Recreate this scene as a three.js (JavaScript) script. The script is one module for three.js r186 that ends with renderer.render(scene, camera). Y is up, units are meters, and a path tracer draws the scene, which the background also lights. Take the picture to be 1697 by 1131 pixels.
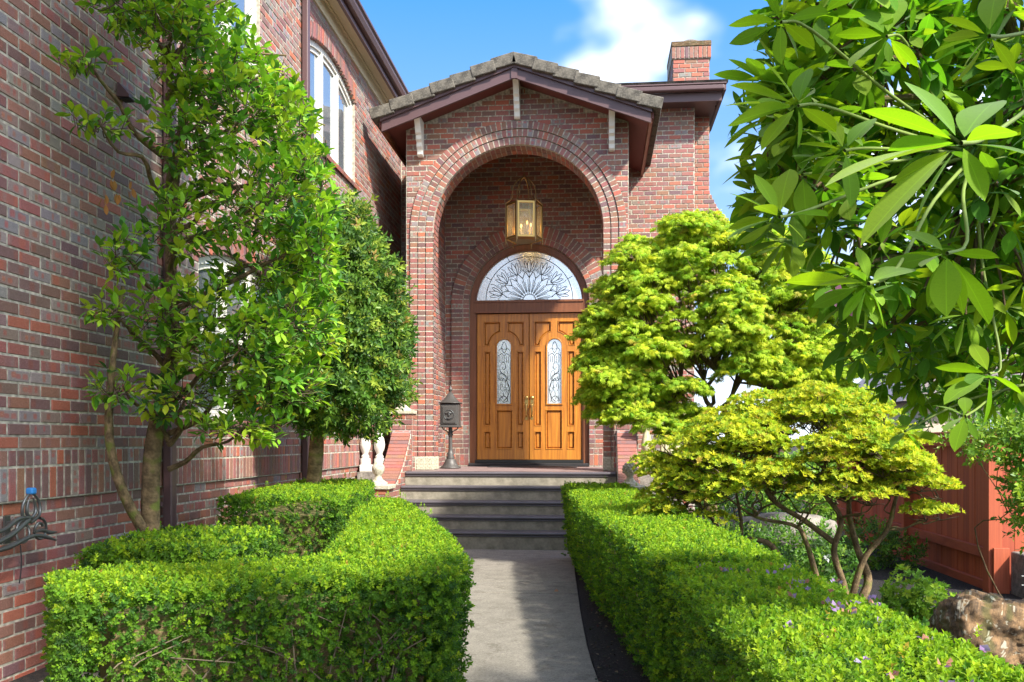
import * as THREE from 'three';
import { mergeGeometries, mergeVertices } from 'three/addons/utils/BufferGeometryUtils.js';
import { RoundedBoxGeometry } from 'three/addons/geometries/RoundedBoxGeometry.js';
import { ImprovedNoise } from 'three/addons/math/ImprovedNoise.js';

// ---------------------------------------------------------------- camera, sky, sun, exposure
// axes: x runs along the porch front, y up, -z into the garden towards the house (Z below = depth = -z)
const scene = new THREE.Scene();
const camera = new THREE.PerspectiveCamera(2 * Math.atan(731 / 1480) * 180 / Math.PI, 1697 / 1462, 0.05, 900);
camera.position.set(0, 1.4, 0);
camera.rotation.y = 5.46 * Math.PI / 180;
camera.setViewOffset(1697, 1462, 0, 0, 1697, 1131);

const SUN = new THREE.Vector3(1, 1.25, 0.9).normalize();
const SUN_I = 3.8, SKY_I = 0.9, EXPOSURE = 2.55;
const renderer = new THREE.WebGLRenderer({ antialias: true });
renderer.toneMapping = THREE.LinearToneMapping;
renderer.toneMappingExposure = EXPOSURE;
renderer.shadowMap.enabled = true;

function rng(seed) { let a = seed >>> 0; return () => { a = (a + 0x6d2b79f5) | 0; let t = Math.imul(a ^ (a >>> 15), 1 | a); t = (t + Math.imul(t ^ (t >>> 7), 61 | t)) ^ t; return ((t ^ (t >>> 14)) >>> 0) / 4294967296; }; }
const PN = new ImprovedNoise();
const noise = (x, y, z) => PN.noise(x, y, z);
const fbm = (x, y, z, o = 4) => { let s = 0, a = 0.5; for (let i = 0; i < o; i++) { s += a * noise(x, y, z); x = x * 2.03 + 3.1; y = y * 2.03 + 1.7; z = z * 2.03 + 5.3; a *= 0.5; } return s; };
const clamp = THREE.MathUtils.clamp, lerp = THREE.MathUtils.lerp, smooth = THREE.MathUtils.smoothstep;
const V = (x, y, z) => new THREE.Vector3(x, y, z);
const H = (X, Y, Z) => new THREE.Vector3(X, Y, -Z);

{ // blue sky with broken white cloud
  const W = 1536, Hh = 768, data = new Float32Array(W * Hh * 4);
  for (let r = 0; r < Hh; r++) {
    const up = ((r + 0.5) / Hh - 0.5) * Math.PI, y = Math.sin(up), cu = Math.cos(up), h = Math.max(0, y);
    for (let q = 0; q < W; q++) {
      const an = ((q + 0.5) / W - 0.5) * 2 * Math.PI, x = Math.cos(an) * cu, z = Math.sin(an) * cu;
      const k = Math.pow(h, 0.6);
      let c = [lerp(0.50, 0.018, Math.min(1, k * 1.5)), lerp(0.62, 0.105, Math.min(1, k * 1.3)), lerp(0.74, 0.38, Math.min(1, k * 1.12))];
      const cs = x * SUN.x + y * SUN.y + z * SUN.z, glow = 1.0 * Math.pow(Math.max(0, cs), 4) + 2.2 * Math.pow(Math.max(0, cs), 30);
      const xr = x * 0.97437 + z * 0.22495, zr = z * 0.97437 - x * 0.22495, px = xr / (h + 0.22), pz = zr / (h + 0.22);
      const n = fbm(px * 1.55 + 4.08, 2.2, pz * 1.55 + 6.95, 6) + 0.35 * fbm(px * 6.1, 7.7, pz * 6.1, 4);
      let cl = smooth(n, 0.06, 0.40) * 0.92;
      cl = Math.max(cl, (1 - smooth(h, 0.0, 0.16)) * 0.5);
      const wht = [0.88, 0.9, 0.94];
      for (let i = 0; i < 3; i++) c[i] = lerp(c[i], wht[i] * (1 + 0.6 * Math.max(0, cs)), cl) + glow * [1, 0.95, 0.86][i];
      if (y < 0) { const g = Math.min(1, -y * 6); c = [lerp(c[0], 0.16, g), lerp(c[1], 0.17, g), lerp(c[2], 0.13, g)]; }
      const o = (r * W + q) * 4; data[o] = c[0]; data[o + 1] = c[1]; data[o + 2] = c[2]; data[o + 3] = 1;
    }
  }
  const t = new THREE.DataTexture(data, W, Hh, THREE.RGBAFormat, THREE.FloatType);
  t.mapping = THREE.EquirectangularReflectionMapping; t.magFilter = THREE.LinearFilter; t.minFilter = THREE.LinearFilter; t.needsUpdate = true;
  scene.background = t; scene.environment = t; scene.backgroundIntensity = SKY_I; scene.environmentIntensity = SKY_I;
}
const sun = new THREE.DirectionalLight(new THREE.Color(1, 0.955, 0.87), SUN_I);
sun.name = 'sun';
sun.position.copy(SUN.clone().multiplyScalar(60)).add(H(0, 0, 8));
sun.target.position.copy(H(0, 0, 8)); scene.add(sun, sun.target);
sun.castShadow = true; sun.shadow.radius = 6; sun.shadow.mapSize.set(4096, 4096);
Object.assign(sun.shadow.camera, { left: -22, right: 22, top: 22, bottom: -22, near: 1, far: 140 });

// ---------------------------------------------------------------- naming and building helpers
const used = new Map();
function numbered(n) { const k = used.get(n) ?? 0; used.set(n, k + 1); return k ? n + '_' + String(k).padStart(3, '0') : n; }
function meta(o, label, category, group, kind) { if (label) o.userData.label = label; if (category) o.userData.category = category; if (group) o.userData.group = group; if (kind) o.userData.kind = kind; return o; }
function thing(name, label, category, pos, group) { const g = new THREE.Group(); g.name = numbered(name); if (pos) g.position.copy(pos); scene.add(g); return meta(g, label, category, group); }
const fix = (g) => { g = g.index ? g.toNonIndexed() : g; if (!g.attributes.uv) g.setAttribute('uv', new THREE.BufferAttribute(new Float32Array(g.attributes.position.count * 2), 2)); if (!g.attributes.normal) g.computeVertexNormals(); for (const k of Object.keys(g.attributes)) if (!['position', 'normal', 'uv'].includes(k)) g.deleteAttribute(k); return g; };
const merge = (list) => list.length === 1 ? list[0] : mergeGeometries(list.map(fix), false);
function part(parent, name, geo, mat, kind) {
  const m = new THREE.Mesh(Array.isArray(geo) ? merge(geo) : geo, mat); m.name = name; m.castShadow = m.receiveShadow = true; if (kind) m.userData.kind = kind; parent.add(m); return m;
}
function setting(name, geo, mat) { const m = part(scene, name, geo, mat); m.userData.kind = 'structure'; return m; }
function box(w, h, d, x = 0, y = 0, z = 0, ry = 0) { const g = new THREE.BoxGeometry(w, h, d); boxUV(g, w, h, d); if (ry) g.rotateY(ry); g.translate(x, y, z); return g; }
function boxUV(g, w, h, d) { const uv = g.attributes.uv, dims = [[d, h], [d, h], [w, d], [w, d], [w, h], [w, h]]; for (let f = 0; f < 6; f++) for (let i = 0; i < 4; i++) { const k = f * 4 + i; uv.setXY(k, uv.getX(k) * dims[f][0], uv.getY(k) * dims[f][1]); } }
// a box from house coordinates (X range, Y range, depth range)
function hb(x0, x1, y0, y1, z0, z1) { return box(x1 - x0, y1 - y0, z1 - z0, (x0 + x1) / 2, (y0 + y1) / 2, -(z0 + z1) / 2); }
function rbox(w, h, d, r, x = 0, y = 0, z = 0) { const g = new RoundedBoxGeometry(w, h, d, 2, r); g.translate(x, y, z); return fix(g); }
function tube(pts, radii, sides = 6, sub = 4) {
  const c = new THREE.CatmullRomCurve3(pts), n = Math.max(2, (pts.length - 1) * sub), fr = c.computeFrenetFrames(n, false), pos = [], nor = [], uv = [], idx = [];
  const R = (t) => Array.isArray(radii) ? (() => { const q = t * (radii.length - 1), i = Math.min(radii.length - 2, Math.floor(q)); return lerp(radii[i], radii[i + 1], q - i); })() : radii;
  let len = 0, prev = null;
  for (let i = 0; i <= n; i++) {
    const p = c.getPoint(i / n), r = R(i / n); if (prev) len += p.distanceTo(prev); prev = p;
    for (let j = 0; j <= sides; j++) { const a = j / sides * Math.PI * 2, d = fr.normals[i].clone().multiplyScalar(Math.cos(a)).addScaledVector(fr.binormals[i], Math.sin(a)); pos.push(p.x + d.x * r, p.y + d.y * r, p.z + d.z * r); nor.push(d.x, d.y, d.z); uv.push(j / sides * 0.3, len); }
  }
  for (let i = 0; i < n; i++) for (let j = 0; j < sides; j++) { const a = i * (sides + 1) + j, b = a + sides + 1; idx.push(a, a + 1, b, b, a + 1, b + 1); }
  const g = new THREE.BufferGeometry(); g.setAttribute('position', new THREE.Float32BufferAttribute(pos, 3)); g.setAttribute('normal', new THREE.Float32BufferAttribute(nor, 3)); g.setAttribute('uv', new THREE.Float32BufferAttribute(uv, 2)); g.setIndex(idx); return g;
}
function lathe(profile, seg = 20, x = 0, y = 0, z = 0) { const g = new THREE.LatheGeometry(profile.map(([r, h]) => new THREE.Vector2(r, h)), seg); g.translate(x, y, z); return g; }
function shapeOf(pts) { const s = new THREE.Shape(); pts.forEach(([x, y], i) => i ? s.lineTo(x, y) : s.moveTo(x, y)); s.closePath(); return s; }
function extrude(shape, depth, o = {}) { return new THREE.ExtrudeGeometry(shape, { depth, bevelEnabled: false, curveSegments: 24, ...o }); }

// ---------------------------------------------------------------- textures and materials
function canvasTex(w, h, draw, srgb = true) { const c = document.createElement('canvas'); c.width = w; c.height = h; draw(c.getContext('2d'), w, h); const t = new THREE.CanvasTexture(c); t.wrapS = t.wrapT = THREE.RepeatWrapping; if (srgb) t.colorSpace = THREE.SRGBColorSpace; t.magFilter = THREE.LinearFilter; return t; }
function pixelTex(w, h, fn, srgb = true, rep = 1) {
  const d = new Uint8Array(w * h * 4);
  for (let y = 0; y < h; y++) for (let x = 0; x < w; x++) { const c = fn(x / w, y / h, x, y), o = (y * w + x) * 4; d[o] = clamp(c[0], 0, 255); d[o + 1] = clamp(c[1], 0, 255); d[o + 2] = clamp(c[2], 0, 255); d[o + 3] = 255; }
  const t = new THREE.DataTexture(d, w, h); t.wrapS = t.wrapT = THREE.RepeatWrapping; t.magFilter = THREE.LinearFilter; if (srgb) t.colorSpace = THREE.SRGBColorSpace; t.repeat.set(rep, rep); t.needsUpdate = true; return t;
}
// tiling gradient noise: PER cells across the texture
function tile(u, v, per, seed) {
  per = Math.max(1, Math.round(per)); const x = u * per, y = v * per, xi = Math.floor(x), yi = Math.floor(y), fx = x - xi, fy = y - yi;
  const gr = (a, b, dx, dy) => { let h = Math.imul((((a % per) + per) % per) + 1013 * Math.round(seed * 7 + 3), 374761393) ^ Math.imul((((b % per) + per) % per) + 7919, 668265263); h = Math.imul(h ^ (h >>> 13), 1274126177); const t = ((h ^ (h >>> 16)) >>> 0) / 4294967296 * 2 * Math.PI; return Math.cos(t) * dx + Math.sin(t) * dy; };
  const sx = fx * fx * fx * (fx * (fx * 6 - 15) + 10), sy = fy * fy * fy * (fy * (fy * 6 - 15) + 10);
  return 1.35 * lerp(lerp(gr(xi, yi, fx, fy), gr(xi + 1, yi, fx - 1, fy), sx), lerp(gr(xi, yi + 1, fx, fy - 1), gr(xi + 1, yi + 1, fx - 1, fy - 1), sx), sy);
}
const std = (o) => new THREE.MeshStandardMaterial(o), phy = (o) => new THREE.MeshPhysicalMaterial(o);
const lin = (r, g, b) => new THREE.Color().setRGB(r, g, b);
const grainBump = pixelTex(256, 256, (u, v) => { const r = GR(); const n = 128 + 60 * tile(u, v, 20, 3) + 60 * (r - 0.5) + 50 * tile(u, v, 60, 9); return [n, n, n]; }, false, 4);
function GR() { GR.s = (Math.imul(GR.s ?? 12345, 1664525) + 1013904223) | 0; return (GR.s >>> 0) / 4294967296; }

// brick faces: 8 x 16 cells; rows 0-4 flashed grey with red spots, 5-10 rose red, 11-13 dark brown, 14-15 bright red
const BW = 0.2096, BH = 0.0794, JT = 0.016;
const bumpCanvas = [];
const brickMap = canvasTex(1024, 1024, (g, W, Hh) => {
  const r = rng(77);
  const cw = W / 8, ch = Hh / 16;
  for (let row = 0; row < 16; row++) for (let col = 0; col < 8; col++) {
    const x = col * cw, y = row * ch, j = () => (r() - 0.5) * 20;
    let base;
    if (row < 5) base = r() < 0.6 ? [138 + j() * 0.8, 126 + j() * 0.6, 120 + j() * 0.6] : [136 + j() * 0.8, 111 + j() * 0.6, 103 + j() * 0.6];
    else if (row < 11) base = [144 + j() * 0.8, 94 + j() * 0.7, 80 + j() * 0.6];
    else if (row < 14) base = [118 + j() * 0.8, 87 + j() * 0.5, 80 + j() * 0.5];
    else base = [168 + j() * 0.7, 96 + j() * 0.5, 72 + j() * 0.5];
    g.fillStyle = `rgb(${base.map((v) => v | 0)})`; g.fillRect(x, y, cw, ch);
    g.save(); g.beginPath(); g.rect(x, y, cw, ch); g.clip();
    const blot = (cx, cy, rx, ry, col2, a) => { for (let k = 5; k > 0; k--) { g.globalAlpha = a / 4; g.fillStyle = col2; g.beginPath(); const f = 0.55 + k * 0.13; for (let q = 0; q < 16; q++) { const an = q / 16 * 6.283, w = 1 + (r() - 0.5) * 0.25, sx = Math.sign(Math.cos(an)) * Math.pow(Math.abs(Math.cos(an)), 0.6), sy = Math.sign(Math.sin(an)) * Math.pow(Math.abs(Math.sin(an)), 0.6); g.lineTo(cx + sx * rx * f * w, cy + sy * ry * f * w); } g.fill(); } g.globalAlpha = 1; };
    if (row < 5) { const n = 1 + (r() * 3 | 0); for (let k = 0; k < n; k++) blot(x + cw * (0.16 + 0.68 * ((k + 0.2 + r() * 0.6) / n)), y + ch * (0.45 + r() * 0.15), cw * (0.05 + r() * 0.07), ch * (0.2 + r() * 0.16), `rgb(${150 + r() * 25 | 0},${76 + r() * 16 | 0},${64 + r() * 14 | 0})`, 0.75); }
    else if (row < 11) { if (r() < 0.7) blot(x + cw * r(), y + ch * 0.5, cw * (0.1 + r() * 0.15), ch * 0.4, r() < 0.5 ? 'rgb(128,96,92)' : 'rgb(172,88,66)', 0.55); if (r() < 0.4) blot(x + cw * r(), y + ch * 0.5, cw * 0.08, ch * 0.45, 'rgb(140,112,110)', 0.5); }
    else if (row < 14) { if (r() < 0.6) blot(x + cw * r(), y + ch * 0.5, cw * 0.12, ch * 0.35, 'rgb(138,74,60)', 0.5); }
    for (let k = 0; k < 900; k++) { const v = r(); g.globalAlpha = 0.10 + r() * 0.14; g.fillStyle = v < 0.55 ? 'rgb(40,25,25)' : 'rgb(225,200,190)'; g.fillRect(x + r() * cw, y + r() * ch, 1 + r() * 2.2, 1 + r() * 1.6); }
    g.restore(); g.globalAlpha = 1;
  }
});
brickMap.wrapS = brickMap.wrapT = THREE.ClampToEdgeWrapping; brickMap.flipY = false;
const M = {};
M.brick = std({ map: brickMap, roughness: 0.62, bumpMap: grainBump, bumpScale: 0.0012 });
M.mortar = std({ color: lin(0.58, 0.53, 0.42), roughness: 0.95, map: pixelTex(128, 128, (u, v) => { const n = 215 + 60 * tile(u, v, 9, 4) + 30 * (GR() - 0.5); return [n, n, n]; }, true, 3), bumpMap: grainBump, bumpScale: 0.002 });
M.purple = phy({ color: lin(0.105, 0.058, 0.058), roughness: 0.42, clearcoat: 0.15, clearcoatRoughness: 0.4, bumpMap: grainBump, bumpScale: 0.0004 });
M.soffit = std({ color: lin(0.16, 0.045, 0.035), roughness: 0.6 });
M.trim = std({ color: lin(0.8, 0.78, 0.69), roughness: 0.5 });
M.cream = std({ color: lin(0.68, 0.60, 0.42), roughness: 0.55, bumpMap: grainBump, bumpScale: 0.0005 });
M.white = std({ color: lin(0.68, 0.66, 0.59), roughness: 0.45, bumpMap: grainBump, bumpScale: 0.0004 });
const stoneMap = (seed, c0, c1) => pixelTex(256, 256, (u, v) => { const n = clamp(0.5 + 0.7 * tile(u, v, 5, seed) + 0.45 * tile(u, v, 17, seed + 4), 0, 1), s = (GR() - 0.5) * 26; return [0, 1, 2].map((i) => lerp(c0[i], c1[i], n) + s); }, true, 1.6);
M.stone = std({ map: stoneMap(2, [150, 145, 122], [206, 200, 178]), roughness: 0.85, bumpMap: grainBump, bumpScale: 0.003 });
M.cast = std({ map: stoneMap(12, [176, 168, 126], [212, 205, 165]), roughness: 0.8, bumpMap: grainBump, bumpScale: 0.002 });
M.stucco = std({ map: stoneMap(6, [118, 112, 104], [160, 152, 140]), roughness: 0.95, bumpMap: grainBump, bumpScale: 0.012 });
M.riser = std({ map: stoneMap(8, [126, 119, 103], [152, 144, 126]), roughness: 0.8, bumpMap: grainBump, bumpScale: 0.0015 });
M.tread = phy({ map: stoneMap(9, [74, 70, 74], [98, 92, 96]), roughness: 0.42, clearcoat: 0.25, clearcoatRoughness: 0.35, bumpMap: grainBump, bumpScale: 0.0008 });
M.landing = std({ map: stoneMap(19, [118, 100, 98], [146, 126, 120]), roughness: 0.6, bumpMap: grainBump, bumpScale: 0.0008 });
M.roofTile = std({ map: pixelTex(256, 256, (u, v) => { const n = clamp(0.5 + 0.9 * tile(u, v, 4, 31) + 0.5 * tile(u, v, 16, 35), 0, 1), l = 0.6 * smooth(tile(u, v, 26, 41), 0.25, 0.45), s = (GR() - 0.5) * 24; return [lerp(lerp(74, 112, n), 134, l) + s, lerp(lerp(70, 106, n), 130, l) + s, lerp(lerp(63, 95, n), 118, l) + s]; }, true, 2.2), roughness: 0.95, bumpMap: grainBump, bumpScale: 0.006 });
M.iron = phy({ color: lin(0.095, 0.088, 0.08), roughness: 0.5, metalness: 0.35, bumpMap: grainBump, bumpScale: 0.0006 });
M.ironGrey = phy({ color: lin(0.14, 0.145, 0.14), roughness: 0.35, metalness: 0.7 });
M.brass = phy({ color: lin(0.55, 0.36, 0.12), roughness: 0.32, metalness: 0.9 });
M.oldBrass = phy({ color: lin(0.33, 0.22, 0.10), roughness: 0.45, metalness: 0.8 });
M.lead = phy({ color: lin(0.05, 0.052, 0.05), roughness: 0.4, metalness: 0.7 });
const woodMap = (dark, light, seed) => pixelTex(512, 512, (u, v) => { const w = 0.06 * noise(u * 2.2, v * 1.2, seed), g = noise((u + w) * 26, v * 1.6, seed + 3) + 0.6 * noise((u + w) * 90, v * 3.5, seed + 8), k = clamp(0.5 + 0.5 * g, 0, 1), s = (GR() - 0.5) * 10; return [0, 1, 2].map((i) => lerp(dark[i], light[i], k) + s); });
M.oak = phy({ map: woodMap([152, 90, 22], [206, 136, 42], 2.3), roughness: 0.42, clearcoat: 0.35, clearcoatRoughness: 0.25 });
M.oakDark = phy({ map: woodMap([104, 60, 32], [138, 84, 50], 5.1), roughness: 0.5, clearcoat: 0.15, clearcoatRoughness: 0.3 });
M.leaded = phy({ color: lin(0.95, 0.97, 0.96), roughness: 0.06, metalness: 0.72, bumpMap: grainBump, bumpScale: 0.0012 });
M.pane = phy({ color: lin(0.9, 0.94, 0.95), roughness: 0.02, transmission: 0.8, thickness: 0, metalness: 0.0, specularIntensity: 1 });
M.windowGlass = phy({ color: lin(0.42, 0.46, 0.5), roughness: 0.03, metalness: 0.75 });
M.amberGlass = phy({ color: lin(0.97, 0.93, 0.8), roughness: 0.04, transmission: 0.85, thickness: 0 });
M.curtain = std({ color: lin(0.45, 0.38, 0.27), roughness: 0.95 });
M.black = std({ color: lin(0.018, 0.017, 0.018), roughness: 0.7, bumpMap: grainBump, bumpScale: 0.002 });
M.fence = std({ map: woodMap([152, 70, 42], [190, 96, 58], 9.7), roughness: 0.7 });
M.fenceB = std({ map: woodMap([140, 62, 39], [172, 84, 52], 13.7), roughness: 0.7 });
M.bark = std({ map: pixelTex(256, 256, (u, v) => { const n = clamp(0.5 + 0.8 * tile(u, v, 8, 51) + 0.5 * tile(u, v, 26, 55), 0, 1), m = smooth(tile(u, v, 5, 61), 0.05, 0.4), s = (GR() - 0.5) * 22; return [lerp(lerp(92, 146, n), 112, m) + s, lerp(lerp(76, 122, n), 118, m) + s, lerp(lerp(52, 88, n), 52, m) + s]; }, true, 2), roughness: 0.95, bumpMap: grainBump, bumpScale: 0.006 });
M.twig = std({ color: lin(0.10, 0.07, 0.042), roughness: 0.95 });
M.hedgeWood = std({ color: lin(0.16, 0.125, 0.08), roughness: 0.95 });
M.core = std({ map: pixelTex(256, 256, (u, v) => { const n = tile(u, v, 40, 141), m = tile(u, v, 90, 145), k = smooth(n, 0.0, 0.25), q = smooth(m, 0.1, 0.3), s = (GR() - 0.5) * 24; return [lerp(lerp(104, 92, k), 140, q) + s, lerp(lerp(86, 112, k), 122, q) + s, lerp(lerp(58, 46, k), 84, q) + s]; }, true, 2.5), roughness: 1 });
M.leaf = phy({ color: 0xffffff, roughness: 1, specularIntensity: 0.25, transmission: 0.44, thickness: 0, clearcoat: 0.5, clearcoatRoughness: 0.38 });
M.leafSoft = phy({ color: 0xffffff, roughness: 1, specularIntensity: 0.25, transmission: 0.52, thickness: 0, clearcoat: 0.15, clearcoatRoughness: 0.5 });
M.petal = phy({ color: 0xffffff, roughness: 1, specularIntensity: 0.25, transmission: 0.4, thickness: 0 });
M.rock = std({ map: pixelTex(512, 512, (u, v) => { const n = clamp(0.5 + 0.7 * tile(u, v, 6, 71) + 0.6 * tile(u, v, 22, 75) + 0.4 * tile(u, v, 70, 77), 0, 1), l = 0.55 * smooth(tile(u, v, 12, 81) + 0.6 * tile(u, v, 44, 85), 0.42, 0.66), m = smooth(tile(u, v, 6, 91), 0.1, 0.4), s = (GR() - 0.5) * 26; let c = [lerp(78, 140, n), lerp(62, 110, n), lerp(44, 76, n)]; c = [lerp(c[0], 70, m * 0.6), lerp(c[1], 72, m * 0.6), lerp(c[2], 34, m * 0.6)]; return [lerp(c[0], 186, l) + s, lerp(c[1], 190, l) + s, lerp(c[2], 176, l) + s]; }, true, 1), roughness: 0.95, bumpMap: grainBump, bumpScale: 0.004 });

// ---------------------------------------------------------------- bricks
function brickGeo(w, h, d, cell) {
  const c = 0.003, x = w / 2, y = h / 2, pos = [], nor = [], uv = [], idx = [];
  const cu = (cell % 8) / 8, cv = Math.floor(cell / 8) / 16, fw = Math.min(1, w / (BW - JT)) * 0.115, fh = Math.min(1, h / (BH - JT)) * 0.056;
  const flip = h > w, U = (px, py) => flip ? [cu + 0.005 + clamp(py / h + 0.5, 0, 1) * Math.min(1, h / (BW - JT)) * 0.115, cv + 0.003 + clamp(px / w + 0.5, 0, 1) * 0.056] : [cu + 0.005 + clamp(px / w + 0.5, 0, 1) * fw, cv + 0.003 + clamp(py / h + 0.5, 0, 1) * fh];
  const quad = (...p) => { const b = pos.length / 3, n = V(p[1][0] - p[0][0], p[1][1] - p[0][1], p[1][2] - p[0][2]).cross(V(p[2][0] - p[0][0], p[2][1] - p[0][1], p[2][2] - p[0][2])).normalize(); for (const q of p) { pos.push(...q); nor.push(n.x, n.y, n.z); uv.push(...U(q[0], q[1])); } idx.push(b, b + 1, b + 2, b, b + 2, b + 3); };
  const f = [[-x + c, -y + c, d], [x - c, -y + c, d], [x - c, y - c, d], [-x + c, y - c, d]], e = [[-x, -y, d - c], [x, -y, d - c], [x, y, d - c], [-x, y, d - c]], k = [[-x, -y, 0], [x, -y, 0], [x, y, 0], [-x, y, 0]];
  quad(...f);
  for (let i = 0; i < 4; i++) { const j = (i + 1) % 4; quad(e[i], e[j], f[j], f[i]); quad(k[i], k[j], e[j], e[i]); }
  const g = new THREE.BufferGeometry(); g.setAttribute('position', new THREE.Float32BufferAttribute(pos, 3)); g.setAttribute('normal', new THREE.Float32BufferAttribute(nor, 3)); g.setAttribute('uv', new THREE.Float32BufferAttribute(uv, 2)); g.setIndex(idx); return g;
}
const brickCache = new Map();
function brickOf(w, h, d, cell) { const k = [w.toFixed(3), h.toFixed(3), d, cell].join(); if (!brickCache.has(k)) brickCache.set(k, brickGeo(+w.toFixed(3), +h.toFixed(3), d, cell)); return brickCache.get(k); }
const CAM = V(0, 1.4, 0), camInv = (() => { camera.updateMatrixWorld(true); return camera.matrixWorld.clone().invert(); })();
function seenSize(p) { const q = p.clone().applyMatrix4(camInv); if (q.z > -0.3) return 0; const x = q.x / -q.z * 1480 + 848.5, y = 731 - q.y / -q.z * 1480; return x > -10 && x < 1707 && y > -10 && y < 1141 ? 1 / -q.z : 0; }
// bricks: [{m: Matrix4, w, h, cell}] -> the largest in view as single meshes, the rest as one field
function layBricks(parent, bricks, { name = 'brick', singles = 300, d = 0.03, keep = null } = {}) {
  const withSize = bricks.map((b) => { const p = V(0, 0, d).applyMatrix4(b.m); return { b, s: seenSize(p) * (keep ? (keep(p) ? 1 : 0.001) : 1) }; });
  const order = withSize.slice().sort((a, b) => b.s - a.s), rest = [];
  order.forEach(({ b, s }, i) => {
    const g = brickOf(b.w, b.h, d, b.cell);
    if (i < singles && s > 0) { const m = part(parent, name, g, M.brick); m.matrix.copy(b.m); m.matrix.decompose(m.position, m.quaternion, m.scale); }
    else rest.push(g.clone().applyMatrix4(b.m));
  });
  if (rest.length) part(parent, name + '_field', mergeGeometries(rest, false), M.brick, 'stuff');
}
const pickCell = (r, wt) => { let t = r() * (wt[0] + wt[1] + wt[2] + wt[3]); const band = t < wt[0] ? 0 : t < wt[0] + wt[1] ? 1 : t < wt[0] + wt[1] + wt[2] ? 2 : 3; const [a, n] = [[0, 40], [40, 48], [88, 24], [112, 16]][band]; return a + (r() * n | 0); };
// running bond between v0 and v1 in a frame (origin, turn about y); gaps(v) gives the u ranges to fill
function courses({ o, turn, v0, v1, spans, weights, seed, bond = 'stretcher', phase = 0 }) {
  const r = rng(seed), F = new THREE.Matrix4().makeRotationY(turn).setPosition(o), out = [], n = Math.round((v1 - v0) / BH), ch = (v1 - v0) / n;
  for (let i = 0; i < n; i++) {
    const v = v0 + (i + 0.5) * ch, off = (i % 2 ? BW / 2 : 0) + phase;
    for (const [a, b] of spans(v, v - ch / 2, v + ch / 2)) {
      if (b - a < 0.03) continue;
      let k = Math.floor((a - off) / BW);
      for (; off + k * BW < b; k++) {
        const p = Math.max(a, off + k * BW), q = Math.min(b, off + (k + 1) * BW); if (q - p < 0.022) continue;
        const m = new THREE.Matrix4().makeRotationZ((r() - 0.5) * 0.012).setPosition((p + q) / 2, v + (r() - 0.5) * 0.002, (r() - 0.5) * 0.005);
        out.push({ m: F.clone().multiply(m), w: q - p - JT, h: ch - JT, cell: pickCell(r, typeof weights === 'function' ? weights(v, r) : weights) });
      }
    }
  }
  return out;
}
function soldiers({ o, turn, u0, u1, v0, v1, weights, seed }) {
  const r = rng(seed), F = new THREE.Matrix4().makeRotationY(turn).setPosition(o), out = [], n = Math.round((u1 - u0) / BH), cw = (u1 - u0) / n;
  for (let i = 0; i < n; i++) out.push({ m: F.clone().multiply(new THREE.Matrix4().makeTranslation(u0 + (i + 0.5) * cw, (v0 + v1) / 2, (r() - 0.5) * 0.003)), w: cw - JT, h: v1 - v0 - JT, cell: pickCell(r, weights) });
  return out;
}

// ================================================================ the brick house
const house = thing('brick_house', 'red brick house with an arched entrance porch under a tiled gable', 'house');
const PI = Math.PI;
function slab(shape, thick, turn, o) { const g = extrude(shape, thick); g.translate(0, 0, -thick); g.rotateY(turn); g.translate(o.x, o.y, o.z); return g; }
function archPath(cx, cy, r, yb, P = THREE.Path) { const p = new P(); p.moveTo(cx - r, yb); p.lineTo(cx - r, cy); p.absarc(cx, cy, r, PI, 0, true); p.lineTo(cx + r, yb); p.closePath(); return p; }
function archBand(cx, cy, r0, r1, yb) { const s = new THREE.Shape(); s.moveTo(cx - r1, yb); s.lineTo(cx - r1, cy); s.absarc(cx, cy, r1, PI, 0, true); s.lineTo(cx + r1, yb); s.lineTo(cx + r0, yb); s.lineTo(cx + r0, cy); s.absarc(cx, cy, r0, 0, PI, false); s.lineTo(cx - r0, yb); s.closePath(); return s; }
const LAND = 0.957;
const SX = -3.44; // plane of the long side wall
const LW = (v, r) => v > 2.6 ? [6, 2, 1, 0.35] : v > 1.4 ? [2.4, 4, 2, 0.6] : [1, 5, 2, 0.7];

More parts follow.
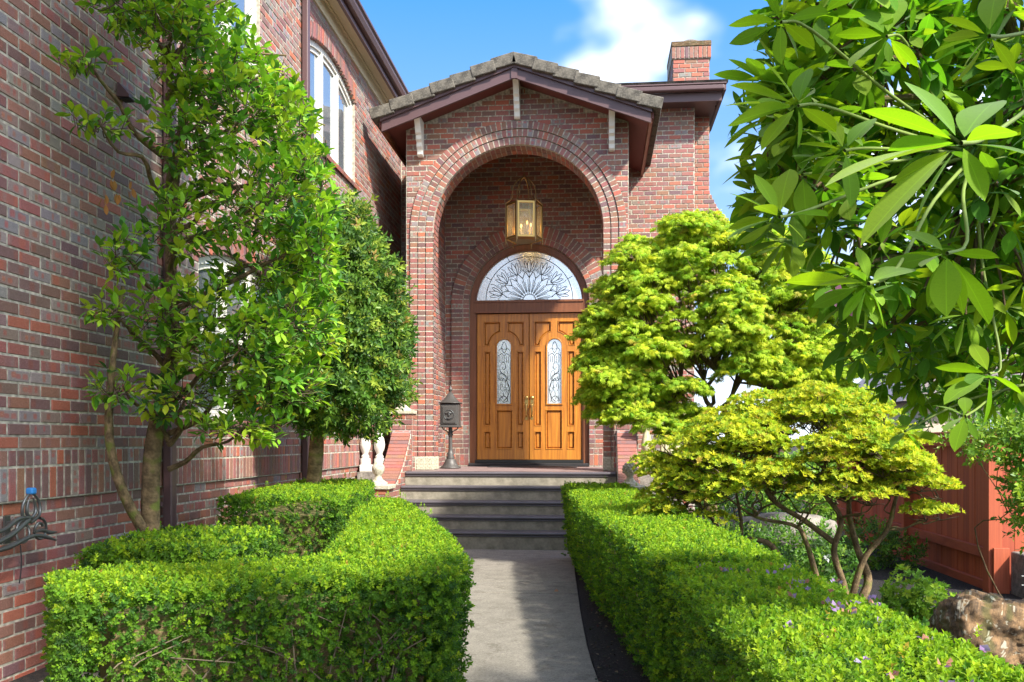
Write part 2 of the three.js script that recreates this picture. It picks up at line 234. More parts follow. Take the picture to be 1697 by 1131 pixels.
// ---- side wall with three windows
const segWin = (z0, z1, y0, y1, rise) => ({ z0, z1, y0, y1, rise, top: (z) => { const t = (z - (z0 + z1) / 2) / ((z1 - z0) / 2); return y1 + rise * (1 - t * t); } });
const wins = [segWin(10.35, 12.45, 5.03, 6.22, 0.2), segWin(6.9, 8.86, 5.03, 6.22, 0.2), segWin(7.45, 9.35, 1.58, 3.0, 0.16)];
{
  const s = shapeOf([[-2, 1.035], [15.6, 1.035], [15.6, 6.92], [-2, 6.92]]);
  for (const w of wins) { const p = new THREE.Path(); p.moveTo(w.z0, w.y0); p.lineTo(w.z1, w.y0); for (let i = 0; i <= 12; i++) { const z = lerp(w.z1, w.z0, i / 12); p.lineTo(z, w.top(z)); } p.closePath(); s.holes.push(p); }
  const wall = part(house, 'side_wall', slab(s, 0.26, PI / 2, V(SX - 0.005, 0, 0)), M.mortar);
  const spans = (v, a, b) => { let list = [[-2, 15.47]]; for (const w of wins) { if (b < w.y0 - 0.02 || a > w.y1 + w.rise + 0.1) continue; let lo = w.z0, hi = w.z1; if (v > w.y1) { const m = (w.z0 + w.z1) / 2, hw = (w.z1 - w.z0) / 2, q = 1 - clamp((v - w.y1) / (w.rise + 0.1), 0, 1); if (v > w.y1 + w.rise + 0.1) continue; lo = m - hw * Math.sqrt(q); hi = m + hw * Math.sqrt(q); } list = list.flatMap(([p, q]) => hi <= p || lo >= q ? [[p, q]] : [[p, lo], [hi, q]].filter(([m, n]) => n > m)); } return list; };
  layBricks(wall, courses({ o: V(SX - 0.03, 0, 0), turn: PI / 2, v0: 1.349, v1: 6.92, spans, weights: LW, seed: 11 }), { singles: 300 });
  layBricks(wall, [...soldiers({ o: V(SX - 0.03, 0, 0), turn: PI / 2, u0: 2, u1: 15.47, v0: 1.035, v1: 1.243, weights: [1, 4, 3, 0.6], seed: 12 }), ...soldiers({ o: V(SX - 0.03, 0, 0), turn: PI / 2, u0: 2, u1: 15.47, v0: 1.243, v1: 1.349, weights: [1.5, 4, 2, 0.6], seed: 13 })], { name: 'soldier_brick', singles: 200 });
  const base = part(house, 'base_wall', slab(shapeOf([[-2, -0.3], [15.6, -0.3], [15.6, 1.035], [-2, 1.035]]), 0.22, PI / 2, V(SX - 0.035, 0, 0)), M.mortar);
  layBricks(base, courses({ o: V(SX - 0.06, 0, 0), turn: PI / 2, v0: -0.08, v1: 1.033, spans: () => [[2, 15.45]], weights: LW, seed: 14 }), { singles: 150 });
  // windows
  for (const [i, w] of wins.entries()) {
    const arc = (z, inset) => w.top(z) - inset, fr = [], X = SX - 0.09, fw = 0.07;
    const topCurve = (z0, z1, inset) => { const a = []; for (let k = 0; k <= 10; k++) { const z = lerp(z0, z1, k / 10); a.push([z, arc(z, inset)]); } return a; };
    const outer = shapeOf([[w.z0 + 0.003, w.y0 + 0.003], [w.z1 - 0.003, w.y0 + 0.003], ...topCurve(w.z1 - 0.003, w.z0 + 0.003, 0.004)]);
    const n = 3, lights = [];
    for (let k = 0; k < n; k++) { const a = w.z0 + fw + (w.z1 - w.z0 - fw) * k / n, b = w.z0 + (w.z1 - w.z0 - fw) * (k + 1) / n; lights.push([a, b]); const p = new THREE.Path(); p.moveTo(a, w.y0 + fw); p.lineTo(b, w.y0 + fw); for (const q of topCurve(b, a, fw + 0.01)) p.lineTo(q[0], q[1]); p.closePath(); outer.holes.push(p); }
    const win = part(house, 'window', slab(outer, 0.09, PI / 2, V(X + 0.05, 0, 0)), M.white);
    for (const [a, b] of lights) {
      const sash = shapeOf([[a + 0.004, w.y0 + fw + 0.004], [b - 0.004, w.y0 + fw + 0.004], ...topCurve(b - 0.004, a + 0.004, fw + 0.015)]); const hole = new THREE.Path(); hole.moveTo(a + 0.05, w.y0 + fw + 0.05); hole.lineTo(b - 0.05, w.y0 + fw + 0.05); for (const q of topCurve(b - 0.05, a + 0.05, fw + 0.065)) hole.lineTo(q[0], q[1]); hole.closePath(); sash.holes.push(hole);
      part(win, 'sash', slab(sash, 0.05, PI / 2, V(X + 0.025, 0, 0)), M.white);
      part(win, 'pane', slab(shapeOf([[a + 0.02, w.y0 + fw + 0.02], [b - 0.02, w.y0 + fw + 0.02], ...topCurve(b - 0.02, a + 0.02, fw + 0.03)]), 0.006, PI / 2, V(X + 0.004, 0, 0)), M.windowGlass);
    }
    if (i === 2) part(win, 'transom_bar', hbx(X + 0.03, 0.05, 2.34, 2.42, w.z0 + 0.02, w.z1 - 0.02), M.white);
    part(win, 'sill', soldGeo(w), M.brick);
    const hd = []; const r = rng(90 + i); for (let k = 0; k < 26; k++) { const t = (k + 0.5) / 26, z = lerp(w.z0 - 0.05, w.z1 + 0.05, t); hd.push(brickGeo(0.07, 0.2, 0.06, pickCell(r, [1, 4, 3, 0.5])).rotateZ((t - 0.5) * 0.35).rotateY(PI / 2).translate(SX - 0.045, w.top(clamp(z, w.z0, w.z1)) + 0.095, -z)); }
    part(win, 'brick_head', mergeGeometries(hd, false), M.brick, 'stuff');
  }
}
function hbx(x, t, y0, y1, z0, z1) { return hb(x - t / 2, x + t / 2, y0, y1, z0, z1); }
function soldGeo(w) { const r = rng((w.z0 * 100) | 0), l = [], n = Math.round((w.z1 - w.z0 + 0.1) / BH); for (let k = 0; k < n; k++) l.push(brickGeo(BH - JT, 0.16, 0.05, pickCell(r, [0.5, 4, 2, 1])).rotateX(-PI / 2 + 0.22).rotateY(PI / 2).translate(SX - 0.04, w.y0 - 0.03, -(w.z0 - 0.05 + (k + 0.5) * BH))); return mergeGeometries(l, false); }

// ---- eave of the side wall: cream frieze, soffit, fascia and gutter
part(house, 'frieze_board', [hb(SX - 0.02, SX + 0.022, 6.76, 6.95, -2, 15.6), hb(SX + 0.022, SX + 0.05, 6.93, 6.96, -2, 15.6)], M.cream);
part(house, 'soffit_board', hb(SX + 0.022, SX + 0.2, 6.962, 6.99, -2, 15.7), M.cream);
part(house, 'fascia_board', [hb(SX + 0.2, SX + 0.245, 6.9, 7.12, -2, 15.7), hb(SX + 0.245, SX + 0.26, 6.87, 6.93, -2, 15.7)], M.purple);
{
  const prof = shapeOf([[0, 0], [0.075, 0], [0.105, 0.05], [0.108, 0.09], [0.135, 0.105], [0.135, 0.135], [0.12, 0.135], [0.12, 0.118], [0.095, 0.1], [0.09, 0.055], [0.068, 0.012], [0.012, 0.012], [0.012, 0.135], [0, 0.135]]);
  const g = extrude(prof, 17.7); g.rotateY(PI); g.scale(-1, 1, 1); g.translate(SX + 0.247, 6.955, 2); const q = fix(g); const a = q.attributes.position, n = q.attributes.normal; for (let i = 0; i < a.count; i += 3) { for (const t of [a, n]) { const x = t.getX(i + 1), y = t.getY(i + 1), z = t.getZ(i + 1); t.setXYZ(i + 1, t.getX(i + 2), t.getY(i + 2), t.getZ(i + 2)); t.setXYZ(i + 2, x, y, z); } }
  part(house, 'gutter', q, M.purple);
  const roof = extrude(shapeOf([[SX + 0.34, 7.06], [SX + 0.34, 7.1], [-9, 9.0], [-9, 8.96]]), 17.7); roof.translate(0, 0, -15.7); part(house, 'side_roof', roof, M.roofTile);
}
// ---- downspouts and wall vent
for (const [z, y1] of [[6.82, 6.9], [10.16, 6.9]]) {
  const d = part(house, 'downspout', rbox(0.075, y1, 0.095, 0.015, SX + 0.05, y1 / 2, -z), M.purple);
  for (const y of [0.9, 3.1, 5.2]) part(d, 'strap', rbox(0.02, 0.035, 0.15, 0.004, SX + 0.012, y, -z), M.purple);
}
{ const v = part(house, 'wall_vent', extrude(shapeOf([[0, 0], [0.09, -0.006], [0.09, 0.012], [0.012, 0.1], [0, 0.1]]), 0.11).translate(SX, 3.88, -6.23), M.purple); part(v, 'vent_opening', hb(SX + 0.012, SX + 0.08, 3.866, 3.874, 6.135, 6.215), M.black); }

// ---- porch front
const CX = -1.195, CY = 4.565, PXL = -2.89, PXR = 0.463, ZF = 13.34, ZB = 15.5, SL = 0.366;
const roofUnder = (x) => 6.69 - SL * Math.abs(x - CX);
const PW = [1.6, 5, 1.6, 1.1];
{
  const s = shapeOf([[PXL, LAND - 0.6], [PXL, roofUnder(PXL)], [CX, roofUnder(CX)], [PXR, roofUnder(PXR)], [PXR, LAND - 0.6]]);
  // notch from below so that the opening reaches the floor
  const o = new THREE.Shape(); o.moveTo(PXL, LAND - 0.6); o.lineTo(PXL, roofUnder(PXL)); o.lineTo(CX, roofUnder(CX)); o.lineTo(PXR, roofUnder(PXR)); o.lineTo(PXR, LAND - 0.6); o.lineTo(CX + 1.292, LAND - 0.6); o.lineTo(CX + 1.292, CY); o.absarc(CX, CY, 1.292, 0, PI, false); o.lineTo(CX - 1.292, LAND - 0.6); o.closePath();
  const front = part(house, 'porch_front', slab(o, 0.435, 0, V(0, 0, -(ZF + 0.05))), M.mortar);
  const wallSkin = new THREE.Shape(); wallSkin.moveTo(PXL, LAND - 0.3); wallSkin.lineTo(PXL, roofUnder(PXL) + 0.05); wallSkin.lineTo(CX, roofUnder(CX) + 0.05); wallSkin.lineTo(PXR, roofUnder(PXR) + 0.05); wallSkin.lineTo(PXR, LAND - 0.3); wallSkin.lineTo(CX + 1.55, LAND - 0.3); wallSkin.lineTo(CX + 1.55, CY); wallSkin.absarc(CX, CY, 1.55, 0, PI, false); wallSkin.lineTo(CX - 1.55, LAND - 0.3); wallSkin.closePath();
  part(front, 'mortar_face', slab(wallSkin, 0.045, 0, V(0, 0, -(ZF + 0.005))), M.mortar);
  const R = 1.6, spans = (v, a, b) => {
    const lim = CX + (roofUnder(CX) + 0.04 - b) / SL, l = Math.max(PXL + 0.002, 2 * CX - lim), r = Math.min(PXR - 0.002, lim); if (r - l < 0.05) return [];
    const hw = v < CY ? R : v < CY + R ? Math.sqrt(R * R - (v - CY) ** 2) : 0;
    return hw ? [[l, CX - hw], [CX + hw, r]].filter(([p, q]) => q > p) : [[l, r]];
  };
  layBricks(front, courses({ o: V(0, 0, -(ZF + 0.03)), turn: 0, v0: LAND + 0.01, v1: LAND + 0.01 + BH * 72, spans, weights: PW, seed: 21, phase: PXL + 0.002 }), { singles: 300 });
  // three stepped rings of headers round the arch, down both jambs
  const rings = [[1.283, 1.397, ZF + 0.0], [1.399, 1.513, ZF - 0.014], [1.515, 1.63, ZF - 0.03]], ringBricks = [], r = rng(31), dd = 0.06;
  for (const [r0, r1, z] of rings) {
    part(front, 'ring_mortar', slab(archBand(CX, CY, r0 + 0.003, r1 - 0.003, LAND + 0.1), 0.06, 0, V(0, 0, -(z + 0.003))), M.mortar);
    const rm = (r0 + r1) / 2, n = Math.round(PI * rm / BH), st = PI / n;
    for (let i = 0; i < n; i++) { const A = (i + 0.5) * st; ringBricks.push({ m: new THREE.Matrix4().makeRotationZ(A).setPosition(CX + rm * Math.cos(A), CY + rm * Math.sin(A), -(z + dd)), w: r1 - r0 - 0.006, h: st * r0 - JT + 0.002, cell: pickCell(r, [2.4, 5, 1.5, 0.4]) }); }
    const nj = Math.round((CY - LAND - 0.2) / BH), jh = (CY - LAND - 0.2) / nj;
    for (const sd of [-1, 1]) for (let i = 0; i < nj; i++) ringBricks.push({ m: new THREE.Matrix4().makeTranslation(CX + sd * rm, LAND + 0.2 + (i + 0.5) * jh, -(z + dd) + (r() - 0.5) * 0.003), w: r1 - r0 - 0.006, h: jh - JT, cell: pickCell(r, [1.8, 5, 1.5, 0.9]) });
  }
  layBricks(front, ringBricks, { name: 'arch_brick', singles: 300, d: dd });
  // intrados and jamb reveals, two headers deep
  const rev = [], n = Math.round(PI * 1.283 / BH), st = PI / n;
  for (const [za, zb] of [[ZF + 0.09, ZF + 0.275], [ZF + 0.28, ZF + 0.475]]) {
    for (let i = 0; i < n; i++) { const A = (i + 0.5) * st, nn = V(-Math.cos(A), -Math.sin(A), 0), xx = V(0, 0, -1), yy = nn.clone().cross(xx); rev.push({ m: new THREE.Matrix4().makeBasis(xx, yy, nn).setPosition(CX + 1.303 * Math.cos(A), CY + 1.303 * Math.sin(A), -(za + zb) / 2), w: zb - za - JT, h: st * 1.283 - JT, cell: pickCell(r, [1, 5, 2, 0.8]) }); }
    const nj = Math.round((CY - LAND - 0.2) / BH), jh = (CY - LAND - 0.2) / nj;
    for (const sd of [-1, 1]) for (let i = 0; i < nj; i++) rev.push({ m: new THREE.Matrix4().makeRotationY(-sd * PI / 2).setPosition(CX + sd * 1.303, LAND + 0.2 + (i + 0.5) * jh, -(za + zb) / 2), w: zb - za - JT, h: jh - JT, cell: pickCell(r, [1, 5, 2, 0.8]) });
  }
  layBricks(front, rev, { name: 'reveal_brick', singles: 200, d: 0.02 });
  for (const sd of [-1, 1]) part(front, 'stone_base', [rbox(0.13, 0.2, 0.5, 0.01, CX + sd * 1.345, LAND + 0.1, -(ZF + 0.245)), rbox(0.125, 0.2, 0.1, 0.01, CX + sd * 1.472, LAND + 0.1, -(ZF + 0.03)), rbox(0.125, 0.2, 0.1, 0.01, CX + sd * 1.6, LAND + 0.1, -(ZF + 0.0))], M.stone);
}
// ---- porch side walls (the right one opens in a side arch)
{
  const left = part(house, 'porch_side_wall', slab(shapeOf([[ZF + 0.48, LAND - 0.6], [ZB, LAND - 0.6], [ZB, 6.1], [ZF + 0.48, 6.1]]), 0.24, PI / 2, V(-2.658, 0, 0)), M.mortar);
  layBricks(left, courses({ o: V(-2.68, 0, 0), turn: PI / 2, v0: LAND + 0.01, v1: 6.0, spans: () => [[ZF + 0.485, ZB - 0.04]], weights: [1, 3, 4, 0.4], seed: 41 }), { singles: 0 });
  const sc = 14.72, sr = 0.63, sy = 4.62, o = new THREE.Shape(); o.moveTo(ZF + 0.48, LAND - 0.6); o.lineTo(ZF + 0.48, 6.1); o.lineTo(ZB, 6.1); o.lineTo(ZB, LAND - 0.6); o.lineTo(sc + sr, LAND - 0.6); o.lineTo(sc + sr, sy); o.absarc(sc, sy, sr, 0, PI, false); o.lineTo(sc - sr, LAND - 0.6); o.closePath();
  const right = part(house, 'porch_side_wall', slab(o, 0.225, PI / 2, V(PXR - 0.008, 0, 0)), M.mortar);
  layBricks(right, courses({ o: V(PXR - 0.03, 0, 0), turn: PI / 2, v0: LAND + 0.01, v1: 6.0, spans: (v) => { const hw = v < sy ? sr : v < sy + sr ? Math.sqrt(sr * sr - (v - sy) ** 2) : 0; return hw ? [[ZF + 0.1, sc - hw], [sc + hw, ZB - 0.03]] : [[ZF + 0.1, ZB - 0.03]]; }, weights: PW, seed: 42 }), { singles: 0 });
}
// ---- back wall with the door opening, running on to the right of the porch
const DX = -1.187, DY = 3.79, GZ = 15.56;
{
  const o = new THREE.Shape(); o.moveTo(SX - 0.1, -0.3); o.lineTo(SX - 0.1, 7.2); o.lineTo(1.66, 7.2); o.lineTo(1.66, -0.3); o.lineTo(DX + 1.045, -0.3); o.lineTo(DX + 1.045, DY); o.absarc(DX, DY, 1.045, 0, PI, false); o.lineTo(DX - 1.045, -0.3); o.closePath();
  const back = part(house, 'back_wall', slab(o, 0.3, 0, V(0, 0, -(ZB + 0.005))), M.mortar);
  const R = 1.33, spans = (v) => { const hw = v < DY ? R : v < DY + R ? Math.sqrt(R * R - (v - DY) ** 2) : 0; return hw ? [[SX, DX - hw], [DX + hw, 1.66]] : [[SX, 1.66]]; };
  layBricks(back, courses({ o: V(0, 0, -(ZB + 0.03)), turn: 0, v0: 0, v1: 7.2, spans, weights: (v) => [1.8, 5, 2, 0.9], seed: 51, phase: 0.07 }), { singles: 300 });
  // brick surround: soldiers over the arch, stretchers and headers on the jambs
  const sur = [], r = rng(52), z = ZB - 0.055;
  part(back, 'surround_mortar', slab(archBand(DX, DY, 1.05, 1.35, LAND), 0.06, 0, V(0, 0, -(z + 0.005))), M.mortar);
  for (const [r0, r1] of [[1.045, 1.15], [1.152, 1.36]]) { const n = Math.round(PI * r0 / BH), st = PI / n, rm = (r0 + r1) / 2; for (let i = 0; i < n; i++) { const A = (i + 0.5) * st; sur.push({ m: new THREE.Matrix4().makeRotationZ(A).setPosition(DX + rm * Math.cos(A), DY + rm * Math.sin(A), -(z + 0.06)), w: r1 - r0 - 0.007, h: st * r0 - JT + 0.006, cell: pickCell(r, [1, 4, 3, 0.5]) }); }
    const nj = Math.round((DY - LAND - 0.32) / BH), jh = (DY - LAND - 0.32) / nj; for (const sd of [-1, 1]) for (let i = 0; i < nj; i++) sur.push({ m: new THREE.Matrix4().makeTranslation(DX + sd * rm, LAND + 0.32 + (i + 0.5) * jh, -(z + 0.06)), w: r1 - r0 - 0.007, h: jh - JT, cell: pickCell(r, [1, 4, 3, 0.5]) }); }
  for (const sd of [-1, 1]) for (let i = 0; i < 4; i++) for (const [a, b] of [[0.01, 0.214], [0.214, 0.318]]) sur.push({ m: new THREE.Matrix4().makeTranslation(DX + sd * (1.05 + (i + 0.5) * 0.0775), LAND + (a + b) / 2, -(z + 0.06)), w: 0.0775 - 0.008, h: b - a - JT, cell: pickCell(r, [1, 4, 3, 0.5]) });
  layBricks(back, sur, { name: 'surround_brick', singles: 300, d: 0.06 });
  part(house, 'eave_fascia', [hb(0.3, 2.06, 7.06, 7.2, 15.1, 15.14), hb(2.02, 2.06, 7.06, 7.2, 15.14, 17), hb(0.3, 2.0, 7.1, 7.13, 15.14, 15.5), hb(1.66, 2.02, 7.1, 7.13, 15.5, 17)], M.purple);
  part(house, 'eave_gutter', [rbox(1.8, 0.1, 0.12, 0.03, 1.2, 7.25, -15.04), rbox(1.84, 0.03, 0.14, 0.012, 1.2, 7.305, -15.04), hb(2.06, 2.12, 7.2, 7.32, 15.0, 17)], M.purple);
  const rf = extrude(shapeOf([[15.0, 7.32], [19, 8.1], [19, 8.15], [14.97, 7.36]]), 1.95); rf.rotateY(PI / 2); rf.translate(0.2, 0, 0); part(house, 'rear_roof', rf, M.roofTile);
  // chimney with a soldier cap, a flue and a flared shoulder
  const ch = part(house, 'chimney', [hb(1.33, 1.962, 4.0, 8.15, 15.958, 16.9), extrude(shapeOf([[1.9, 3.5], [2.2, 3.5], [2.2, 5.3], [1.962, 5.78], [1.9, 5.78]]), 0.94).translate(0, 0, -16.9)], M.mortar);
  const cw = (v) => v > 5.78 ? 1.97 : v > 5.3 ? 1.97 + (5.78 - v) * 0.49 : 2.205;
  layBricks(ch, courses({ o: V(0, 0, -15.98), turn: 0, v0: 4.05, v1: 8.13, spans: (v) => [[1.325, cw(v)]], weights: [0.4, 4, 0.6, 3], seed: 55, phase: 1.33 }), { singles: 120 });
  layBricks(ch, courses({ o: V(1.35, 0, 0), turn: -PI / 2, v0: 7.0, v1: 8.13, spans: () => [[-16.9, -15.96]], weights: [1, 4, 3, 1], seed: 56 }), { singles: 0 });
  part(ch, 'cap_mortar', hb(1.305, 1.99, 8.13, 8.34, 15.935, 16.93), M.mortar);
  layBricks(ch, soldiers({ o: V(0, 0, -15.955), turn: 0, u0: 1.3, u1: 1.995, v0: 8.13, v1: 8.34, weights: [0.2, 4, 0.6, 3], seed: 57 }), { name: 'cap_brick', singles: 20 });
  part(ch, 'cap_slab', rbox(0.7, 0.1, 1.02, 0.02, 1.647, 8.39, -16.43), M.rock);
  part(ch, 'flue', [lathe([[0.17, 0], [0.17, 0.06], [0.2, 0.075], [0.19, 0.1], [0.12, 0.14], [0, 0.155]], 20, 1.66, 8.44, -16.3)], M.stucco);
}
// ---- porch roof: deck, fascia, tiles, brackets
{
  const chev = (hw, top, t) => shapeOf([[CX - hw, top - SL * hw], [CX, top], [CX + hw, top - SL * hw], [CX + hw, top - SL * hw - t], [CX, top - t], [CX - hw, top - SL * hw - t]]);
  const deck = part(house, 'porch_roof', extrude(chev(2.0, 6.83, 0.09), 2.75).translate(0, 0, -15.65), M.soffit);
  part(deck, 'fascia', extrude(chev(1.955, 6.84, 0.185), 0.045).translate(0, 0, -12.9), M.purple);
  part(deck, 'fascia_peak', hb(CX - 0.045, CX + 0.045, 6.64, 6.83, 12.835, 12.86), M.purple);
  part(deck, 'fascia_trim', extrude(chev(1.97, 6.86, 0.06), 0.03).translate(0, 0, -12.85), M.purple);
  for (const sd of [-1, 1]) part(deck, 'side_fascia', hb(CX + sd * 1.955 - 0.02, CX + sd * 1.955 + 0.02, 5.945, 6.12, 12.9, 15.5), M.oakDark);
  const ang = Math.atan(SL), step = 0.318, r = rng(61);
  for (const sd of [-1, 1]) for (let i = 0; i < 7; i++) {
    const s = (i + 0.5) * step, g = rbox(step + 0.04, 0.165, 0.26, 0.014, 0, 0, 0);
    { const p = g.attributes.position; for (let k = 0; k < p.count; k++) { const q = noise(p.getX(k) * 9 + i * 7, p.getY(k) * 9 + sd * 5, p.getZ(k) * 9) * 0.008; p.setY(k, p.getY(k) + q); const uv = g.attributes.uv; uv.setXY(k, p.getX(k) + i * 0.37 + sd, p.getY(k) * 1.1 + p.getZ(k)); } g.computeVertexNormals(); }
    g.rotateZ(-sd * (ang - 0.1) + (r() - 0.5) * 0.02); g.translate(CX + sd * s * Math.cos(ang), 6.93 - s * Math.sin(ang) + 0.012 * (r() - 0.5), -12.9 + 0.012 * (i % 2));
    part(deck, 'rake_tile', g, M.roofTile);
    const c = box(step + 0.03, 0.03, 2.6, 0, 0, 0); c.rotateZ(-sd * (ang - 0.05)); c.translate(CX + sd * s * Math.cos(ang), 6.905 - s * Math.sin(ang), -14.33); part(deck, 'tile_course', c, M.roofTile);
  }
  part(deck, 'ridge_tile', rbox(0.2, 0.05, 2.7, 0.02, CX, 6.985, -14.28), M.roofTile);
  // three white brackets
  const prof = new THREE.Shape(); prof.moveTo(0, 0); prof.lineTo(0, 0.6); prof.lineTo(0.4, 0.6); prof.lineTo(0.4, 0.5); prof.bezierCurveTo(0.32, 0.48, 0.26, 0.42, 0.24, 0.3); prof.lineTo(0.19, 0.27); prof.lineTo(0.19, 0.21); prof.lineTo(0.14, 0.18); prof.lineTo(0.14, 0.12); prof.lineTo(0.1, 0.08); prof.lineTo(0.09, 0.02); prof.lineTo(0.06, 0); prof.closePath();
  for (const [x, y] of [[-2.66, 5.7], [CX + 0.003, 6.22], [0.212, 5.7]]) {
    const b = extrude(prof, 0.075, { bevelEnabled: true, bevelSize: 0.006, bevelThickness: 0.006, bevelSegments: 2, curveSegments: 8 }); b.translate(0, 0, -0.0375); b.rotateY(-PI / 2); b.translate(x, y, -ZF);
    const bk = part(house, 'bracket', b, M.trim);
    part(bk, 'bracket_cap', rbox(0.1, 0.05, 0.43, 0.008, x, y + 0.58, -ZF + 0.21), M.trim);
  }
}
// ---- front doors and fanlight
{
  const lw = 0.915, y0 = 1.07, y1 = 3.625, k = 1 / 372.4;
  const frame = part(house, 'door_frame', [slab(archBand(DX, DY, 0.95, 1.04, LAND + 0.01), 0.12, 0, V(0, 0, -(GZ - 0.04))), slab(archBand(DX, DY, 0.925, 0.952, LAND + 0.012), 0.09, 0, V(0, 0, -(GZ - 0.02)))], M.oakDark);
  part(frame, 'transom_bar', [hb(DX - 0.95, DX + 0.95, 3.64, 3.86, GZ - 0.035, GZ + 0.08), hb(DX - 0.95, DX + 0.95, 3.635, 3.675, GZ - 0.065, GZ - 0.035), hb(DX - 0.95, DX + 0.95, 3.82, 3.858, GZ - 0.055, GZ - 0.035)], M.oakDark);
  part(frame, 'added_backing', hb(DX - 1.06, DX + 1.06, LAND - 0.1, 4.9, 15.72, 15.78), M.oakDark);  // added dark panel behind the doors, keeps light out of the gaps
  part(frame, 'threshold', [rbox(2.08, 0.05, 0.3, 0.01, DX, LAND + 0.03, -(GZ - 0.06))], M.black);
  part(frame, 'sill_plate', [rbox(1.9, 0.055, 0.12, 0.006, DX, LAND + 0.082, -(GZ + 0.02))], M.lead);
  for (const sd of [-1, 1]) {
    // panel outlines measured on the left leaf, from its left edge and its bottom
    const P = (x, y) => [(x - 35) * k, y1 - y0 - (y - 78) * (y1 - y0) / 942];
    const rect = (a, b, c, d) => { const [x0, ya] = P(a, c), [x1, yb] = P(b, d); return [[x0, yb], [x1, yb], [x1, ya], [x0, ya]]; };
    const winC = P(212, 287), winR = 47 * k, ar = 96 * k;
    const arcPts = (cx, cy, r, a0, a1, n = 10) => Array.from({ length: n + 1 }, (_, i) => { const a = lerp(a0, a1, i / n); return [cx + r * Math.cos(a), cy + r * Math.sin(a)]; });
    const corner = (s) => { const x0 = winC[0] + s * (winC[0] - P(80, 0)[0]), xi = winC[0] + s * (winC[0] - P(190, 0)[0]), yt = P(0, 130)[1], yb = P(0, 285)[1]; const a0 = Math.acos(clamp((winC[0] - P(190, 0)[0]) / ar, -1, 1)), pts = arcPts(0, 0, ar, a0, Math.max(0.02, Math.asin(clamp((yb - winC[1]) / ar, 0, 1))), 8).map(([x, y]) => [winC[0] + s * x, winC[1] + y]); return [[xi, yt], ...pts, [x0, yb], [x0, yt]]; };
    const panels = [corner(1), corner(-1), rect(82, 125, 322, 800), rect(298, 341, 322, 800), rect(162, 268, 700, 950), rect(82, 127, 838, 950), rect(298, 341, 838, 950)].map((p) => { let A = 0; for (let i = 0; i < p.length; i++) { const [a, b] = p[i], [c, d] = p[(i + 1) % p.length]; A += a * d - b * c; } return A < 0 ? p.slice().reverse() : p; });
    const win = [...arcPts(winC[0], winC[1], winR, 0, PI, 14), [winC[0] - winR, P(0, 660)[1]], [winC[0] + winR, P(0, 660)[1]]];
    const mx = (pts) => sd > 0 ? pts.map(([x, y]) => [lw - x, y]).reverse() : pts;
    const leaf = shapeOf([[0.002, 0], [lw - 0.002, 0], [lw - 0.002, y1 - y0], [0.002, y1 - y0]]);
    for (const p of [...panels, win]) leaf.holes.push(shapeOf(mx(p)));
    const ox = sd < 0 ? DX - lw - 0.004 : DX + 0.004, place = (g, z) => g.translate(ox, y0, -z);
    const bev = { bevelEnabled: true, bevelSize: 0.005, bevelThickness: 0.005, bevelSegments: 2, bevelOffset: -0.005 };
    const door = part(house, 'front_door', place(extrude(leaf, 0.03, bev), GZ + 0.04), M.oak);
    const backing = shapeOf([[0.004, 0.004], [lw - 0.004, 0.004], [lw - 0.004, y1 - y0 - 0.004], [0.004, y1 - y0 - 0.004]]); backing.holes.push(shapeOf(mx(win)));
    part(door, 'door_core', place(extrude(backing, 0.02), GZ + 0.0635), M.oak);
    // moves every edge of an outline inwards by d (outwards where d is negative)
    const inset = (pts, d) => { let A = 0; const n = pts.length; for (let i = 0; i < n; i++) { const [a, b] = pts[i], [c, e] = pts[(i + 1) % n]; A += a * e - b * c; } const sg = Math.sign(A); return pts.map((p, i) => { const a = pts[(i + n - 1) % n], b = pts[(i + 1) % n], u = [p[0] - a[0], p[1] - a[1]], w = [b[0] - p[0], b[1] - p[1]], lu = Math.hypot(...u) || 1, lw2 = Math.hypot(...w) || 1, n1 = [-u[1] / lu * sg, u[0] / lu * sg], n2 = [-w[1] / lw2 * sg, w[0] / lw2 * sg], k2 = 1 + n1[0] * n2[0] + n1[1] * n2[1]; const q = d / Math.max(0.5, k2); return [p[0] + (n1[0] + n2[0]) * q, p[1] + (n1[1] + n2[1]) * q]; }); };
    for (const p of panels) { const q = mx(inset(p, 0.034)); part(door, 'door_panel', place(extrude(shapeOf(q), 0.006, { bevelEnabled: true, bevelSize: 0.017, bevelThickness: 0.016, bevelSegments: 1, curveSegments: 6 }), GZ + 0.05), M.oak); const rim = shapeOf(mx(inset(p, -0.006))); rim.holes.push(shapeOf(mx(inset(p, 0.008)))); part(door, 'panel_moulding', place(extrude(rim, 0.012, { bevelEnabled: true, bevelSize: 0.004, bevelThickness: 0.004, bevelSegments: 1, bevelOffset: -0.004 }), GZ + 0.012), M.oak); }
    { const rim = shapeOf(mx(inset(win, -0.02))); rim.holes.push(shapeOf(mx(inset(win, 0.004)))); part(door, 'window_moulding', place(extrude(rim, 0.03, { bevelEnabled: true, bevelSize: 0.006, bevelThickness: 0.006, bevelSegments: 2, bevelOffset: -0.006 }), GZ + 0.02), M.oak); }
    part(door, 'door_glass', place(extrude(shapeOf(mx(inset(win, -0.004))), 0.008), GZ + 0.055), M.leaded);
    // leaded scrolls
    const t = [], zc = 0, yb = P(0, 660)[1], Y = (f) => lerp(yb, winC[1] + winR, f), X = (f) => winC[0] + f * winR, add = (pts, r = 0.0058) => t.push(tube(mx(pts.map(([a, b]) => [X(a), Y(b)])).map(([a, b]) => V(a, b, 0)), r, 5, 5));
